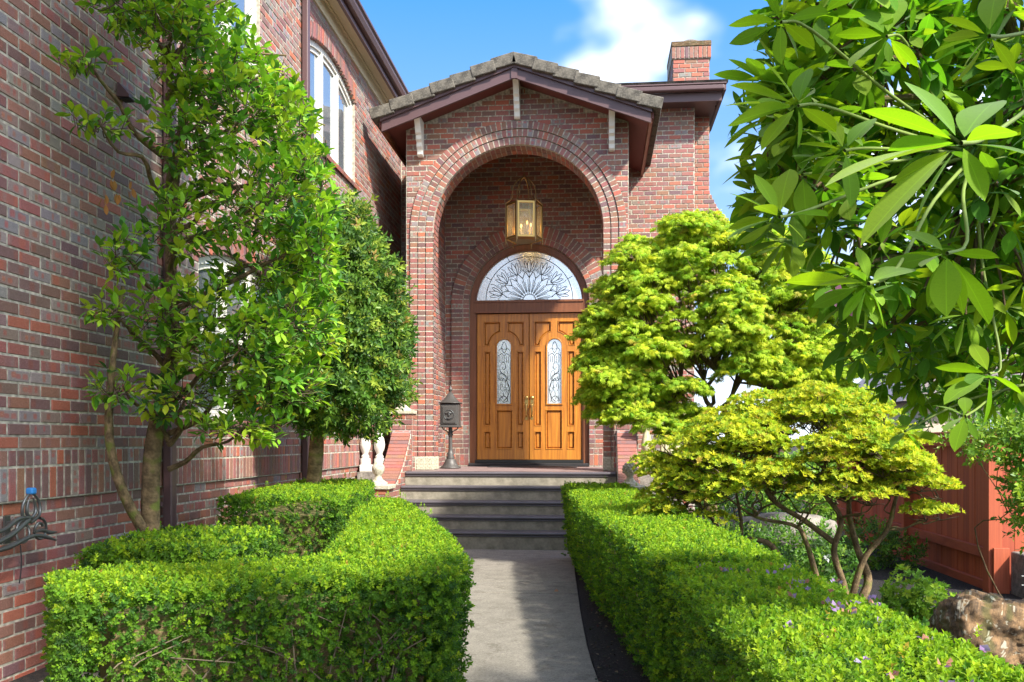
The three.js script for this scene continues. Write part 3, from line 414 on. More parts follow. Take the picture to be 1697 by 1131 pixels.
    add([[-0.85, 0], [-0.85, 0.8]], 0.0045); add([[0.85, 0], [0.85, 0.8]], 0.0045); add([[-0.1, 0.04], [0.5, 0.12], [0.7, 0.26], [0.1, 0.38], [-0.5, 0.3], [-0.35, 0.2], [0.1, 0.22], [0.15, 0.28]]); add([[-0.7, 0.05], [-0.2, 0.12], [0.3, 0.1], [0.55, 0.03]]); add([[0.6, 0.26], [0.2, 0.42], [-0.5, 0.5], [-0.55, 0.6], [0, 0.62], [0.25, 0.56], [-0.1, 0.53]]); add([[-0.6, 0.5], [0.2, 0.44], [0.7, 0.36]]); add([[-0.8, 0.4], [-0.4, 0.36], [0, 0.4]]);
    const curl = (cx, cy, R2, s2, a0, n = 15) => add(Array.from({ length: n }, (_, i) => { const a = a0 + s2 * i * 0.42, q = R2 * (1 - i / (n + 3)); return [cx + q * Math.cos(a), cy + q * 0.21 * Math.sin(a)]; }), 0.005); curl(0.1, 0.14, 0.6, 1, -2.2); curl(-0.15, 0.3, 0.55, -1, 2.6); curl(0.15, 0.46, 0.55, 1, -2.4); curl(-0.1, 0.57, 0.4, -1, 2.4); curl(0.45, 0.24, 0.3, -1, 1.2); curl(-0.5, 0.42, 0.28, 1, 0.6); curl(-0.45, 0.07, 0.3, 1, 0);
    for (const q of [-0.6, -0.3, 0, 0.3, 0.6]) add([[q, 0.64], [q, 0.74]], 0.0045); add([[-0.85, 0.74], [-0.3, 0.78], [0, 0.74], [0.3, 0.78], [0.85, 0.74]]); add([[0, 0.78], [-0.35, 0.86], [0, 0.96], [0.35, 0.86], [0, 0.78]]); add([[-0.8, 0.82], [-0.4, 0.86], [0, 0.84], [0.4, 0.86], [0.8, 0.82]], 0.0045);
    part(door, 'leading', place(merge(t), GZ + 0.046), M.lead);
    // handle set
    const hx = DX + (sd < 0 ? -0.048 : 0.05), hy = 1.95;
    const hnd = part(door, 'door_handle', [lathe([[0, 0], [0.036, 0.004], [0.03, 0.018], [0.012, 0.02], [0, 0.022]], 16).rotateX(PI / 2).translate(hx, hy + 0.2, -(GZ + 0.012)), rbox(0.06, 0.15, 0.014, 0.005, hx, hy + 0.13, -(GZ + 0.008)), rbox(0.046, 0.09, 0.014, 0.005, hx, hy - 0.14, -(GZ + 0.008)), tube([V(hx, hy + 0.08, -GZ), V(hx, hy + 0.075, -GZ + 0.05), V(hx, hy, -GZ + 0.062), V(hx, hy - 0.09, -GZ + 0.05), V(hx, hy - 0.13, -GZ + 0.005)], [0.013, 0.016, 0.02, 0.016, 0.013], 8, 4), rbox(0.02, 0.008, 0.04, 0.003, hx, hy + 0.1, -GZ + 0.02)], M.brass);
  }
  // fanlight
  const R = 0.932, seg = new THREE.Shape(), a0 = Math.asin((3.855 - DY) / R); seg.moveTo(DX + R * Math.cos(a0), 3.855); seg.absarc(DX, DY, R, a0, PI - a0, false); seg.closePath();
  const fan = part(house, 'fanlight', extrude(seg, 0.008).translate(0, 0, -(GZ + 0.04)), M.leaded);
  const t = [], yb = 3.86, pol = (r, a) => V(DX + r * Math.cos(a), yb + r * Math.sin(a), 0), arc = (r, n = 24, A = 0.02, B = PI - 0.02) => Array.from({ length: n + 1 }, (_, i) => pol(r, lerp(A, B, i / n)));
  t.push(tube(arc(0.11, 12), 0.0068, 5, 2), tube(arc(0.765), 0.0068, 5, 2));
  for (let i = 0; i < 11; i++) { const a = PI * (i + 0.5) / 11; t.push(tube([pol(0.11, a), pol(0.42 + 0.05 * (i % 2), a)], 0.0058, 5, 2)); }
  for (let i = 0; i < 10; i++) { const a = PI * (i + 1) / 11; t.push(tube([pol(0.4, a - 0.14), pol(0.5, a), pol(0.4, a + 0.14)], 0.0068, 5, 4)); }
  for (let i = 0; i < 7; i++) { const a = PI * (i + 0.5) / 7, f = (r, d) => pol(r, a + d); t.push(tube([f(0.48, 0), f(0.6, -0.055), f(0.73, 0), f(0.6, 0.055), f(0.48, 0)], 0.0058, 5, 4)); for (const d of [-1, 1]) t.push(tube([f(0.49, 0), f(0.55, 0.09 * d), f(0.63, 0.13 * d), f(0.7, 0.12 * d), f(0.655, 0.075 * d), f(0.6, 0.055 * d)], 0.0058, 5, 4), tube([f(0.49, 0), f(0.51, 0.1 * d), f(0.55, 0.17 * d), f(0.52, 0.2 * d)], 0.0048, 5, 4)); }
  for (let i = 0; i < 22; i++) { const a = PI * (i + 0.5) / 22; t.push(tube([pol(0.15, a), pol(0.33 + 0.04 * (i % 2), a)], 0.0045, 5, 2)); }
  for (let i = 0; i < 6; i++) { const a = PI * (i + 1) / 7, f = (r, d) => pol(r, a + d); t.push(tube([f(0.5, -0.1), f(0.56, 0.02), f(0.62, -0.02), f(0.58, -0.07), f(0.55, -0.02)], 0.005, 5, 4), tube([f(0.5, 0.1), f(0.57, 0.06), f(0.68, 0.02), f(0.74, 0.05)], 0.005, 5, 4)); }
  for (const a of [0.5, 1.1, 2.04, 2.64]) t.push(tube([pol(0.765, a), pol(0.86, a)], 0.0055, 5, 2));
  part(fan, 'leading', merge(t).translate(0, 0, -(GZ + 0.03)), M.lead);
}

// ================================================================ ground, path, beds
M.soil = std({ map: pixelTex(512, 512, (u, v) => { const n = clamp(0.5 + 0.8 * tile(u, v, 18, 101) + 0.7 * tile(u, v, 60, 105), 0, 1), s = GR() < 0.03 ? 40 : (GR() - 0.5) * 18; return [lerp(30, 66, n) + s, lerp(26, 54, n) + s, lerp(24, 44, n) + s]; }, true, 1.2), roughness: 1, bumpMap: grainBump, bumpScale: 0.02 });
M.mulch = std({ map: pixelTex(512, 512, (u, v) => { const n = clamp(0.5 + 0.8 * tile(u, v, 30, 111) + 0.7 * tile(u, v, 80, 115), 0, 1), s = GR() < 0.015 ? 60 : (GR() - 0.5) * 14; return [lerp(22, 52, n) + s, lerp(20, 46, n) + s, lerp(20, 44, n) + s]; }, true, 1.6), roughness: 1, bumpMap: grainBump, bumpScale: 0.02 });
M.concrete = std({ map: pixelTex(1024, 1024, (u, v) => { const n = 0.3 * tile(u, v, 4, 121) + 0.35 * tile(u, v, 17, 125) + 0.5 * tile(u, v, 90, 127), sp = GR(), s = (GR() - 0.5) * 52 + (sp < 0.02 ? -45 : sp > 0.985 ? 40 : 0), st = smooth(tile(u, v, 9, 131) + 0.5 * tile(u, v, 40, 133), 0.3, 0.6) * -14; return [124 + 26 * n + s + st, 118 + 25 * n + s + st, 106 + 24 * n + s + st]; }, true, 0.55), roughness: 0.92, bumpMap: grainBump, bumpScale: 0.0015 });
function sheet(pts, y, mat, name) { const g = new THREE.ShapeGeometry(shapeOf(pts)); g.rotateX(-PI / 2); g.translate(0, y, 0); return setting(name, g, mat); }
{ const g = new THREE.PlaneGeometry(700, 700); g.rotateX(-PI / 2); const uv = g.attributes.uv; for (let i = 0; i < 4; i++) uv.setXY(i, uv.getX(i) * 700, uv.getY(i) * 700); g.translate(0, -0.03, 0); setting('ground', g, M.soil); }
{ // concrete walk in three pours, with tooled joints between
  const rt = [[-0.30, 11.44], [-0.24, 9.6], [-0.175, 8.2], [-0.14, 7.4], [-0.06, 5.95], [0.01, 5.2], [0.2, 3.8], [0.45, 2.4], [0.8, 0], [1, -3]], lt = [[-2.76, 11.44], [-2.5, 9.6], [-1.9, 8.2], [-1.65, 7.4], [-1.3, 5.95], [-1.1, 5.2], [-1.0, 3.8], [-1.2, 2.4], [-1.6, 0], [-2, -3]];
  const at = (l, z) => { for (let i = 0; i < l.length - 1; i++) if (z <= l[i][1] && z >= l[i + 1][1]) return lerp(l[i + 1][0], l[i][0], (z - l[i + 1][1]) / (l[i][1] - l[i + 1][1])); return l[l.length - 1][0]; };
  const cuts = [11.44, 8.85, 8.18, 3.2, -3]; const names = ['path', 'path_001', 'path_002', 'path_003'];
  for (let k = 0; k < 4; k++) {
    const z1 = cuts[k], z0 = cuts[k + 1], w = (x) => k === 1 ? 0.02 * noise(x * 3, 1.5, 0) : 0, w1 = (x) => k === 2 ? 0.02 * noise(x * 3, 1.5, 0) : 0, gap = k === 2 || k === 1 ? 0.028 : 0.018, R = [], Lp = [];
    for (let i = 0; i <= 10; i++) { const z = lerp(z1 - gap / 2, z0 + gap / 2, i / 10); R.push([at(rt, z), z]); Lp.push([at(lt, z), z]); }
    const top = [], bot = []; for (let i = 0; i <= 16; i++) { const x = lerp(Lp[0][0], R[0][0], i / 16); top.push([x, R[0][1] + w1(x)]); const x2 = lerp(R[10][0], Lp[10][0], i / 16); bot.push([x2, R[10][1] + w(x2)]); }
    const g = extrude(shapeOf([...top, ...R.slice(1, -1), ...bot, ...Lp.slice(1, -1).reverse()].map(([x, z]) => [x, z])), 0.06, { bevelEnabled: true, bevelSize: 0.004, bevelThickness: 0.004, bevelSegments: 1, bevelOffset: -0.004 }); g.rotateX(-PI / 2); g.translate(0, -0.064, 0);
    const m = setting(names[k], g, M.concrete);
  }
  sheet([[0.5, -3], [3.66, -3], [6, 14], [0.3, 14], [-0.29, 11.4], [-0.17, 8.2], [-0.13, 7.4], [-0.05, 5.95], [0.02, 5.2], [0.21, 3.8], [0.46, 2.4], [0.81, 0]], -0.012, M.mulch, 'planting_bed');
  sheet([[-2.95, -3], [-2.6, 6], [-2.78, 11.4], [-3.0, 11.4], [-3.25, 6], [-3.36, -3]], -0.016, M.concrete, 'pavement');
}
// ================================================================ steps, cheek walls, balustrades
const STX0 = -2.755, STX1 = 0.268;
{
  const st = thing('front_steps', 'wide grey stone steps with dark rounded treads up to the porch', 'steps', null);
  const ys = [0.957, 0.767, 0.578, 0.40, 0.22], zs = [12.62, 12.33, 12.04, 11.75, 11.46];
  for (let i = 0; i < 5; i++) {
    const lo = i < 4 ? ys[i + 1] : -0.05, w = STX1 - STX0, cx = (STX0 + STX1) / 2;
    part(st, 'riser', hb(STX0, STX1, lo, ys[i] - 0.04, zs[i] + 0.035, zs[i] + 0.5), M.riser);
    const tr = part(st, 'tread', i ? rbox(w, 0.042, 0.36, 0.019, cx, ys[i] - 0.021, -(zs[i] + 0.18)) : rbox(w, 0.042, 0.3, 0.019, cx, ys[i] - 0.021, -(zs[i] + 0.15)), M.tread);
    part(tr, 'moulding', rbox(w, 0.022, 0.02, 0.008, cx, ys[i] - 0.054, -(zs[i] + 0.026)), M.tread);
  }
  const l = thing('porch_floor', 'flat mauve grey paved floor inside the arched porch', 'floor'); l.userData.kind = 'structure';
  part(l, 'paving', hb(SX + 0.01, 1.2, 0.7, LAND - 0.003, 12.95, 15.6), M.landing);
  part(l, 'edge_paving', hb(STX0, STX1, 0.7, LAND - 0.006, 12.88, 12.96), M.landing);
  part(l, 'door_mat', rbox(1.5, 0.014, 0.5, 0.005, DX + 0.1, LAND + 0.006, -15.1), M.black);
}
const finialProfile = [[0.0, 0.30], [0.03, 0.297], [0.062, 0.275], [0.083, 0.235], [0.085, 0.2], [0.07, 0.155], [0.045, 0.13], [0.04, 0.11], [0.05, 0.1], [0.05, 0.09], [0.07, 0.06], [0.105, 0.04], [0.125, 0.03], [0.125, 0.0]].reverse();
function finial(parent, x, y, z, sc = 1, pineapple = false) {
  const g = lathe(finialProfile.map(([r, h]) => [r * sc, h * sc]), 24, x, y, -z);
  const f = part(parent, 'finial', g, M.stone);
  if (pineapple) { const l = []; for (let a = 0; a < 10; a++) for (let b = 0; b < 5; b++) { const th = (a + (b % 2) * 0.5) / 10 * 2 * PI, ph = 0.25 + b * 0.42, R = 0.085 * sc; l.push(new THREE.SphereGeometry(0.022 * sc, 6, 4).translate(x + R * Math.sin(ph) * Math.cos(th), y + 0.212 * sc + R * Math.cos(ph), -z + R * Math.sin(ph) * Math.sin(th))); } part(f, 'carved_scale', merge(l), M.stone, 'stuff'); }
  return f;
}
function cheek(name, label, x0, x1, pine) {
  const t = thing(name, label, 'stair wall', null, 'brick walls beside the front steps');
  const top = (z) => z < 11.86 ? 0.8 : z > 13.1 ? 1.55 : 0.8 + 0.75 * Math.pow((z - 11.86) / 1.24, 1.7);
  const pts = [[11.508, -0.1], [13.3, -0.1], [13.3, 1.55]]; for (let i = 10; i >= 0; i--) { const z = lerp(11.86, 13.1, i / 10); pts.push([z, top(z) - 0.05]); } pts.push([11.508, 0.75]);
  const wall = part(t, 'wall', extrude(shapeOf(pts), x1 - x0 - 0.016).rotateY(PI / 2).translate(x0 + 0.008, 0, 0), M.mortar);
  // bricks on the stair side, on the front, and a rowlock course over the curve
  const side = courses({ o: V(x1 - 0.03, 0, 0), turn: PI / 2, v0: 0.0, v1: 1.59, spans: (v, a, b) => { let z = 11.5; if (v > 0.76) { z = 13.1; for (let q = 11.86; q < 13.1; q += 0.02) if (top(q) - 0.06 > v) { z = q; break; } if (v > 1.5) return []; } return [[z, 13.3]]; }, weights: [0.6, 5, 1.5, 1], seed: 71 });
  const side2 = courses({ o: V(x0 + 0.03, 0, 0), turn: -PI / 2, v0: 0.0, v1: 0.76, spans: () => [[-13.3, -11.5]], weights: [0.6, 5, 1.5, 1], seed: 72 });
  const frontB = courses({ o: V(0, 0, -11.53), turn: 0, v0: 0.0, v1: 0.76, spans: () => [[x0 + 0.002, x1 - 0.002]], weights: [0.6, 5, 1.5, 1], seed: 73, phase: x0 });
  layBricks(wall, [...side, ...frontB, ...side2], { singles: 150 });
  const r = rng(74), cap = []; let s = 0, z = 11.88;
  while (z < 13.12) { const d = (top(z + 0.02) - top(z)) / 0.02, a = Math.atan(d), st = BH * Math.cos(a); const zc = z + st / 2; cap.push({ m: new THREE.Matrix4().makeTranslation((x0 + x1) / 2, top(zc) - 0.055, -zc).multiply(new THREE.Matrix4().makeRotationX(-PI / 2 + a)), w: x1 - x0 - 0.03, h: BH - 0.006, cell: pickCell(r, [1.4, 5, 0.6, 0.3]) }); z += st; }
  layBricks(wall, cap, { name: 'rowlock_brick', singles: 30, d: 0.055 });
  part(t, 'cap_stone', [rbox(x1 - x0 + 0.08, 0.055, 0.42, 0.01, (x0 + x1) / 2, 0.788, -11.68)], M.stone);
  finial(t, (x0 + x1) / 2, 0.815, 11.68, 1, pine);
  // upper pier against the porch
  const pier = part(t, 'pier', hb(x0 - 0.03, x1 + 0.008, 0.9, 1.8, 13.13, 13.42), M.mortar);
  layBricks(pier, [...courses({ o: V(0, 0, -13.152), turn: 0, v0: 0.92, v1: 1.8, spans: () => [[x0 - 0.036, x1 + 0.014]], weights: [0.6, 5, 1.5, 1], seed: 75, phase: x0 }), ...courses({ o: V(x1 - 0.014, 0, 0), turn: PI / 2, v0: 0.92, v1: 1.8, spans: () => [[13.124, 13.4]], weights: [0.6, 5, 1.5, 1], seed: 76, phase: 13.124 })], { singles: 60 });
  part(t, 'pier_cap', rbox(x1 - x0 + 0.1, 0.05, 0.34, 0.01, (x0 + x1) / 2 - 0.01, 1.826, -13.27), M.stone);
  finial(t, (x0 + x1) / 2 - 0.02, 1.85, 13.27, 1.05, false);
  return t;
}
cheek('stair_wall', 'curved brick stair wall with ball finials, on the mailbox side of the steps', -3.06, -2.757, false);
cheek('stair_wall', 'curved brick stair wall with a pineapple finial, in front of the yellow green maple', 0.27, 0.573, true);
const balProfile = [[0.075, 0], [0.075, 0.09], [0.05, 0.095], [0.06, 0.115], [0.055, 0.13], [0.04, 0.15], [0.045, 0.165], [0.072, 0.23], [0.08, 0.29], [0.07, 0.36], [0.045, 0.45], [0.034, 0.5], [0.045, 0.52], [0.04, 0.54], [0.05, 0.56], [0.07, 0.565], [0.07, 0.62], [0, 0.62]];
function balustrade(label, x0, x1, z, xs, mat, post) {
  const t = thing('balustrade', label, 'balustrade', null, 'stone balustrades flanking the porch');
  part(t, 'base_wall', hb(x0, x1, -0.1, LAND - 0.008, z - 0.18, 12.96), M.stucco);
  part(t, 'plinth', rbox(x1 - x0 - 0.02 - (post ? 0.3 : 0), 0.1, 0.2, 0.008, (x0 + x1) / 2 - (post ? 0.15 : 0), LAND + 0.046, -(z)), mat);
  for (const x of xs) part(t, 'baluster', lathe(balProfile, 20, x, LAND + 0.096, -z), mat);
  part(t, 'rail', [rbox(x1 - x0 - 0.02 - (post ? 0.3 : 0), 0.06, 0.17, 0.015, (x0 + x1) / 2 - (post ? 0.15 : 0), LAND + 0.74, -z), rbox(x1 - x0 - (post ? 0.3 : 0), 0.05, 0.2, 0.015, (x0 + x1) / 2 - (post ? 0.15 : 0), LAND + 0.79, -z)], mat);
  if (post) { const px = x1 - 0.15; const p = part(t, 'post', rbox(0.29, 0.92, 0.26, 0.008, px, LAND + 0.46, -z), mat); const fr = shapeOf([[-0.085, 0.17], [0.085, 0.17], [0.085, 0.76], [-0.085, 0.76]]); const ho = shapeOf([[-0.062, 0.193], [0.062, 0.193], [0.062, 0.737], [-0.062, 0.737]]); fr.holes.push(ho); part(p, 'post_moulding', extrude(fr, 0.012, { bevelEnabled: true, bevelSize: 0.004, bevelThickness: 0.004, bevelSegments: 1 }).translate(px, LAND, -z + 0.13), mat); part(p, 'post_cap', rbox(0.36, 0.06, 0.32, 0.012, px, LAND + 0.95, -z), mat); }
  return t;
}
balustrade('short white balustrade on a rough grey base, squeezed against the side wall', SX + 0.01, -3.075, 12.72, [-3.36, -3.15], M.white, false);
balustrade('cream stone balustrade with a panelled post on a dark grey base', 0.58, 1.19, 12.85, [0.7], M.cast, true);

// ================================================================ lantern, mailbox, iron bracket
{
  const L = thing('hanging_lantern', 'six sided brass lantern hanging in the porch arch', 'lantern', V(DX, 4.62, -14.5));
  const R = 0.3, y0 = 0.05, y1 = 0.63, rot = 0.2, cor = (i, r = R) => V(r * Math.sin(rot + (i + 0.5) * PI / 3), 0, r * Math.cos(rot + (i + 0.5) * PI / 3));
  const rod = (a, b, r, m = M.oldBrass, n = 'frame_bar') => part(L, n, tube([a, b], r, 6, 1), m);
  for (let i = 0; i < 6; i++) {
    const p = cor(i), q = cor(i + 1), mid = p.clone().add(q).multiplyScalar(0.5), a = Math.atan2(mid.x, mid.z), w = p.distanceTo(q);
    rod(V(p.x, y0 - 0.02, p.z), V(p.x, y1 + 0.02, p.z), 0.014);
    part(L, 'foot', lathe([[0, -0.09], [0.012, -0.07], [0.008, -0.05], [0.018, -0.03], [0.014, 0]], 8, p.x, y0, p.z), M.oldBrass);
    const pf = shapeOf([[-w / 2 + 0.01, y0], [w / 2 - 0.01, y0], [w / 2 - 0.01, y1], [-w / 2 + 0.01, y1]]), ho = shapeOf([[-w / 2 + 0.042, y0 + 0.035], [w / 2 - 0.042, y0 + 0.035], [w / 2 - 0.042, y1 - 0.035], [-w / 2 + 0.042, y1 - 0.035]]); pf.holes.push(ho);
    const fr = part(L, 'pane_frame', extrude(pf, 0.014, { bevelEnabled: true, bevelSize: 0.003, bevelThickness: 0.003, bevelSegments: 1, bevelOffset: -0.003 }).translate(0, 0, -0.01).rotateY(a).translate(mid.x, 0, mid.z), M.brass);
    part(fr, 'pane', box(w - 0.07, y1 - y0 - 0.05, 0.003, 0, (y0 + y1) / 2, -0.006).rotateY(a).translate(mid.x, 0, mid.z), M.amberGlass);
    const c2 = cor(i, 0.29), d = V(c2.x, 0, c2.z).normalize();
    part(L, 'cage_rod', tube([V(d.x * 0.29, y1 + 0.02, d.z * 0.29), V(d.x * 0.2, y1 + 0.1, d.z * 0.2), V(d.x * 0.185, y1 + 0.26, d.z * 0.185), V(d.x * 0.12, y1 + 0.38, d.z * 0.12), V(d.x * 0.02, y1 + 0.45, d.z * 0.02)], 0.009, 6, 4), M.oldBrass);
  }
  part(L, 'base_plate', new THREE.CylinderGeometry(0.27, 0.2, 0.03, 6).rotateY(rot + PI / 6).translate(0, y0 - 0.005, 0), M.oldBrass);
  part(L, 'finial', lathe([[0, 0.06], [0.02, 0.05], [0.012, 0.03], [0.03, 0.01], [0.02, -0.02], [0, -0.03]].reverse(), 10, 0, y1 + 0.45, 0), M.oldBrass);
  for (let i = 0; i < 14; i++) part(L, 'chain_link', new THREE.TorusGeometry(0.02, 0.004, 5, 10).scale(0.7, 1.3, 1).rotateY(i % 2 ? PI / 2 : 0).translate(0, y1 + 0.53 + i * 0.045, 0), M.oldBrass);
  part(L, 'rod', new THREE.CylinderGeometry(0.008, 0.008, 0.9, 6).translate(0, y1 + 1.55, 0), M.oldBrass);
  M.bulb = std({ color: lin(0.9, 0.8, 0.6), emissive: lin(1, 0.62, 0.22), emissiveIntensity: 1.5 });
  M.candle = std({ color: lin(0.8, 0.76, 0.65), roughness: 0.6 });
  for (let i = 0; i < 4; i++) { const a = i * PI / 2 + 0.5, x = 0.12 * Math.sin(a), z = 0.12 * Math.cos(a), c = part(L, 'candle', new THREE.CylinderGeometry(0.013, 0.013, 0.2, 8).translate(x, y0 + 0.13, z), M.candle); part(c, 'bulb', lathe([[0.006, 0], [0.017, 0.02], [0.015, 0.035], [0.004, 0.062], [0, 0.066]], 10, x, y0 + 0.232, z), M.bulb); const pl = new THREE.PointLight(new THREE.Color(1, 0.68, 0.32), 0.025); pl.position.set(x, y0 + 0.26, z); pl.castShadow = true; pl.name = 'bulb_light'; L.add(pl); }
}
{
  const mb = thing('mailbox', 'dark cast iron pedestal mailbox standing beside the front doors', 'mailbox', V(-2.36, LAND - 0.002, -14.25));
  part(mb, 'base', lathe([[0, 0], [0.17, 0], [0.17, 0.02], [0.13, 0.05], [0.1, 0.1], [0.085, 0.14], [0.06, 0.16]], 8).rotateY(PI / 8), M.iron);
  part(mb, 'post', lathe([[0.06, 0.15], [0.07, 0.18], [0.05, 0.21], [0.062, 0.24], [0.04, 0.26], [0.034, 0.3], [0.03, 0.5], [0.034, 0.53], [0.05, 0.545], [0.036, 0.56], [0.03, 0.66]], 12), M.iron);
  for (const s of [-1, 1]) part(mb, 'scroll_brace', tube([V(s * 0.02, 0.54, 0.03), V(s * 0.05, 0.6, 0.04), V(s * 0.11, 0.63, 0.03), V(s * 0.14, 0.68, 0.03)], 0.01, 6, 4), M.iron);
  const b = part(mb, 'box', rbox(0.3, 0.36, 0.26, 0.012, 0, 0.86, 0), M.iron);
  part(b, 'door_panel', [rbox(0.25, 0.3, 0.02, 0.006, 0, 0.86, 0.132), rbox(0.21, 0.26, 0.012, 0.004, 0, 0.86, 0.146)], M.iron);
  part(b, 'emblem', [tube([V(-0.07, 0.9, 0.154), V(-0.035, 0.885, 0.162), V(0, 0.9, 0.165), V(0.035, 0.885, 0.162), V(0.07, 0.9, 0.154)], [0.003, 0.012, 0.01, 0.012, 0.003], 6, 4), tube([V(-0.06, 0.82, 0.154), V(0, 0.8, 0.162), V(0.06, 0.82, 0.154)], [0.003, 0.013, 0.003], 6, 5), new THREE.TorusGeometry(0.08, 0.006, 6, 20).translate(0, 0.86, 0.154), new THREE.SphereGeometry(0.02, 8, 6).scale(1, 1.5, 0.6).translate(0, 0.865, 0.158)], M.ironGrey);
  part(b, 'base_moulding', rbox(0.33, 0.03, 0.29, 0.008, 0, 0.675, 0), M.iron);
  const rf = []; for (let i = 0; i < 7; i++) rf.push([lerp(0.185, 0.03, i / 6) + 0.0, 1.05 + 0.16 * Math.pow(i / 6, 1.5)]);
  part(mb, 'roof', [lathe([[0, 1.045], [0.255, 1.045], [0.255, 1.06], ...rf.map(([r, h]) => [r * 1.3, h + 0.012]), [0, 1.23]], 4).rotateY(PI / 4).scale(0.93, 1, 0.85)], M.iron);
  part(mb, 'finial', lathe([[0.025, 1.21], [0.012, 1.235], [0.03, 1.26], [0.035, 1.28], [0.015, 1.31], [0.006, 1.33], [0, 1.34]], 10), M.iron);
}
{
  const t = thing('iron_bracket', 'scrolled grey iron bracket with a blue tip on the brick wall', 'bracket', V(SX + 0.13, 0.82, -4.95));
  const A = (z, y, x = 0) => V(x, y, -z);
  part(t, 'arm', [tube([A(-0.5, 0.07), A(-0.25, 0.08), A(-0.12, 0.13), A(0, 0.13)], 0.013, 6, 4), tube([A(-0.5, -0.02), A(-0.2, 0.04), A(-0.02, 0.12)], 0.016, 6, 4), tube([A(-0.5, -0.04), A(-0.2, -0.02), A(0.02, 0.02), A(0.14, 0.0), A(0.24, -0.03)], [0.008, 0.016, 0.012, 0.014, 0.006], 6, 4), tube([A(0.02, 0.04), A(0.1, 0.045), A(0.17, 0.025), A(0.25, 0.02)], [0.006, 0.012, 0.014, 0.004], 6, 4)], M.ironGrey);
  const loop = (z, y, r, s) => Array.from({ length: 15 }, (_, i) => { const a = i / 14 * PI * 2.3 * s + PI / 2, q = r * (1 - 0.035 * i); return A(z + q * Math.cos(a), y + q * Math.sin(a)); });
  part(t, 'scroll', tube(loop(-0.07, 0.05, 0.075, 1), 0.009, 6, 2), M.ironGrey); part(t, 'scroll', tube(loop(0.08, 0.05, 0.07, -1), 0.009, 6, 2), M.ironGrey);
  for (const s of [-1, 1]) part(t, 'leaf_curve', [tube([A(0, 0.1), A(s * 0.075, 0.14), A(s * 0.08, 0.2), A(s * 0.045, 0.25), A(0, 0.275)], [0.01, 0.011, 0.01, 0.008, 0.006], 6, 5), tube([A(0, 0.12), A(s * 0.04, 0.16), A(s * 0.035, 0.21), A(s * 0.015, 0.245)], [0.008, 0.012, 0.008, 0.003], 6, 4)], M.ironGrey);
  part(t, 'blue_tip', rbox(0.045, 0.04, 0.05, 0.012, 0, 0.285, 0), std({ color: lin(0.03, 0.22, 0.55), roughness: 0.4 })).userData.label = 'bright blue plastic tip';
  part(t, 'wall_plate', [box(0.12, 0.02, 0.03, -0.06, 0.1, 0.04), box(0.012, 0.16, 0.05, -0.125, 0.06, 0.04)], M.ironGrey);
  part(t, 'cord', tube([A(-0.1, -0.02), A(-0.09, -0.12), A(-0.1, -0.2), A(-0.11, -0.24)], 0.004, 5, 4), M.black);
}
// ================================================================ fence, rock, footing, neighbour
{
  const X = 3.69, f = thing('wood_fence', 'red stained board fence with rails and posts behind the azalea', 'fence', null), r = rng(81);
  const z0 = 8.78, z1 = 14.2;
  let i = 0; for (let z = z0; z < z1; z += 0.142, i++) { const g = rbox(0.02, 1.5, 0.139, 0.003, 0, 0, 0); const p = g.attributes.position, uv = g.attributes.uv; for (let k = 0; k < p.count; k++) uv.setXY(k, p.getZ(k) * 1.2 + i * 0.31, p.getY(k) * 0.5 + i * 0.17); g.translate(X + 0.03 + (r() - 0.5) * 0.006, 0.69 + (r() - 0.5) * 0.01, -(z + 0.071)); part(f, 'board', g, r() < 0.5 ? M.fence : M.fenceB); }
  for (const z of [8.72, 11.0, 13.3]) { const wd = z < 9 ? 0.13 : 0.09; part(f, 'post', rbox(0.12, 1.56, wd, 0.006, X - 0.02, 0.71, -z), M.fence); }
  part(f, 'rail', rbox(0.05, 0.1, z1 - z0, 0.006, X - 0.01, 0.335, -(z0 + z1) / 2), M.fenceB); part(f, 'rail', rbox(0.05, 0.1, z1 - z0, 0.006, X - 0.01, 1.39, -(z0 + z1) / 2), M.fence); part(f, 'rail', rbox(0.05, 0.1, z1 - z0, 0.006, X - 0.01, 0.02, -(z0 + z1) / 2), M.fenceB);
  part(f, 'cap_rail', rbox(0.16, 0.035, z1 - z0 + 0.14, 0.008, X + 0.01, 1.475, -(z0 + z1) / 2 + 0.05), M.fence);
  part(f, 'post_sleeve', rbox(0.14, 0.42, 0.03, 0.004, X + 0.02, 0.2, -8.63), M.fence);
  // return towards the neighbour
  for (let k = 0; k < 12; k++) part(f, 'board', rbox(0.139, 1.5, 0.02, 0.003, X + 0.15 + k * 0.142, 0.69, -8.82), k % 2 ? M.fence : M.fenceB);
}
{ const t = thing('concrete_footing', 'square weathered concrete footing beside the end post of the red fence', 'footing'); part(t, 'block', rbox(0.4, 0.5, 0.4, 0.02, 4.0, 0.13, -8.45), M.stucco); part(t, 'bolt', [tube([V(3.79, 0.2, -8.3), V(3.74, 0.2, -8.3)], 0.008, 6, 1), tube([V(3.79, 0.12, -8.3), V(3.74, 0.12, -8.3)], 0.008, 6, 1)], M.ironGrey); }
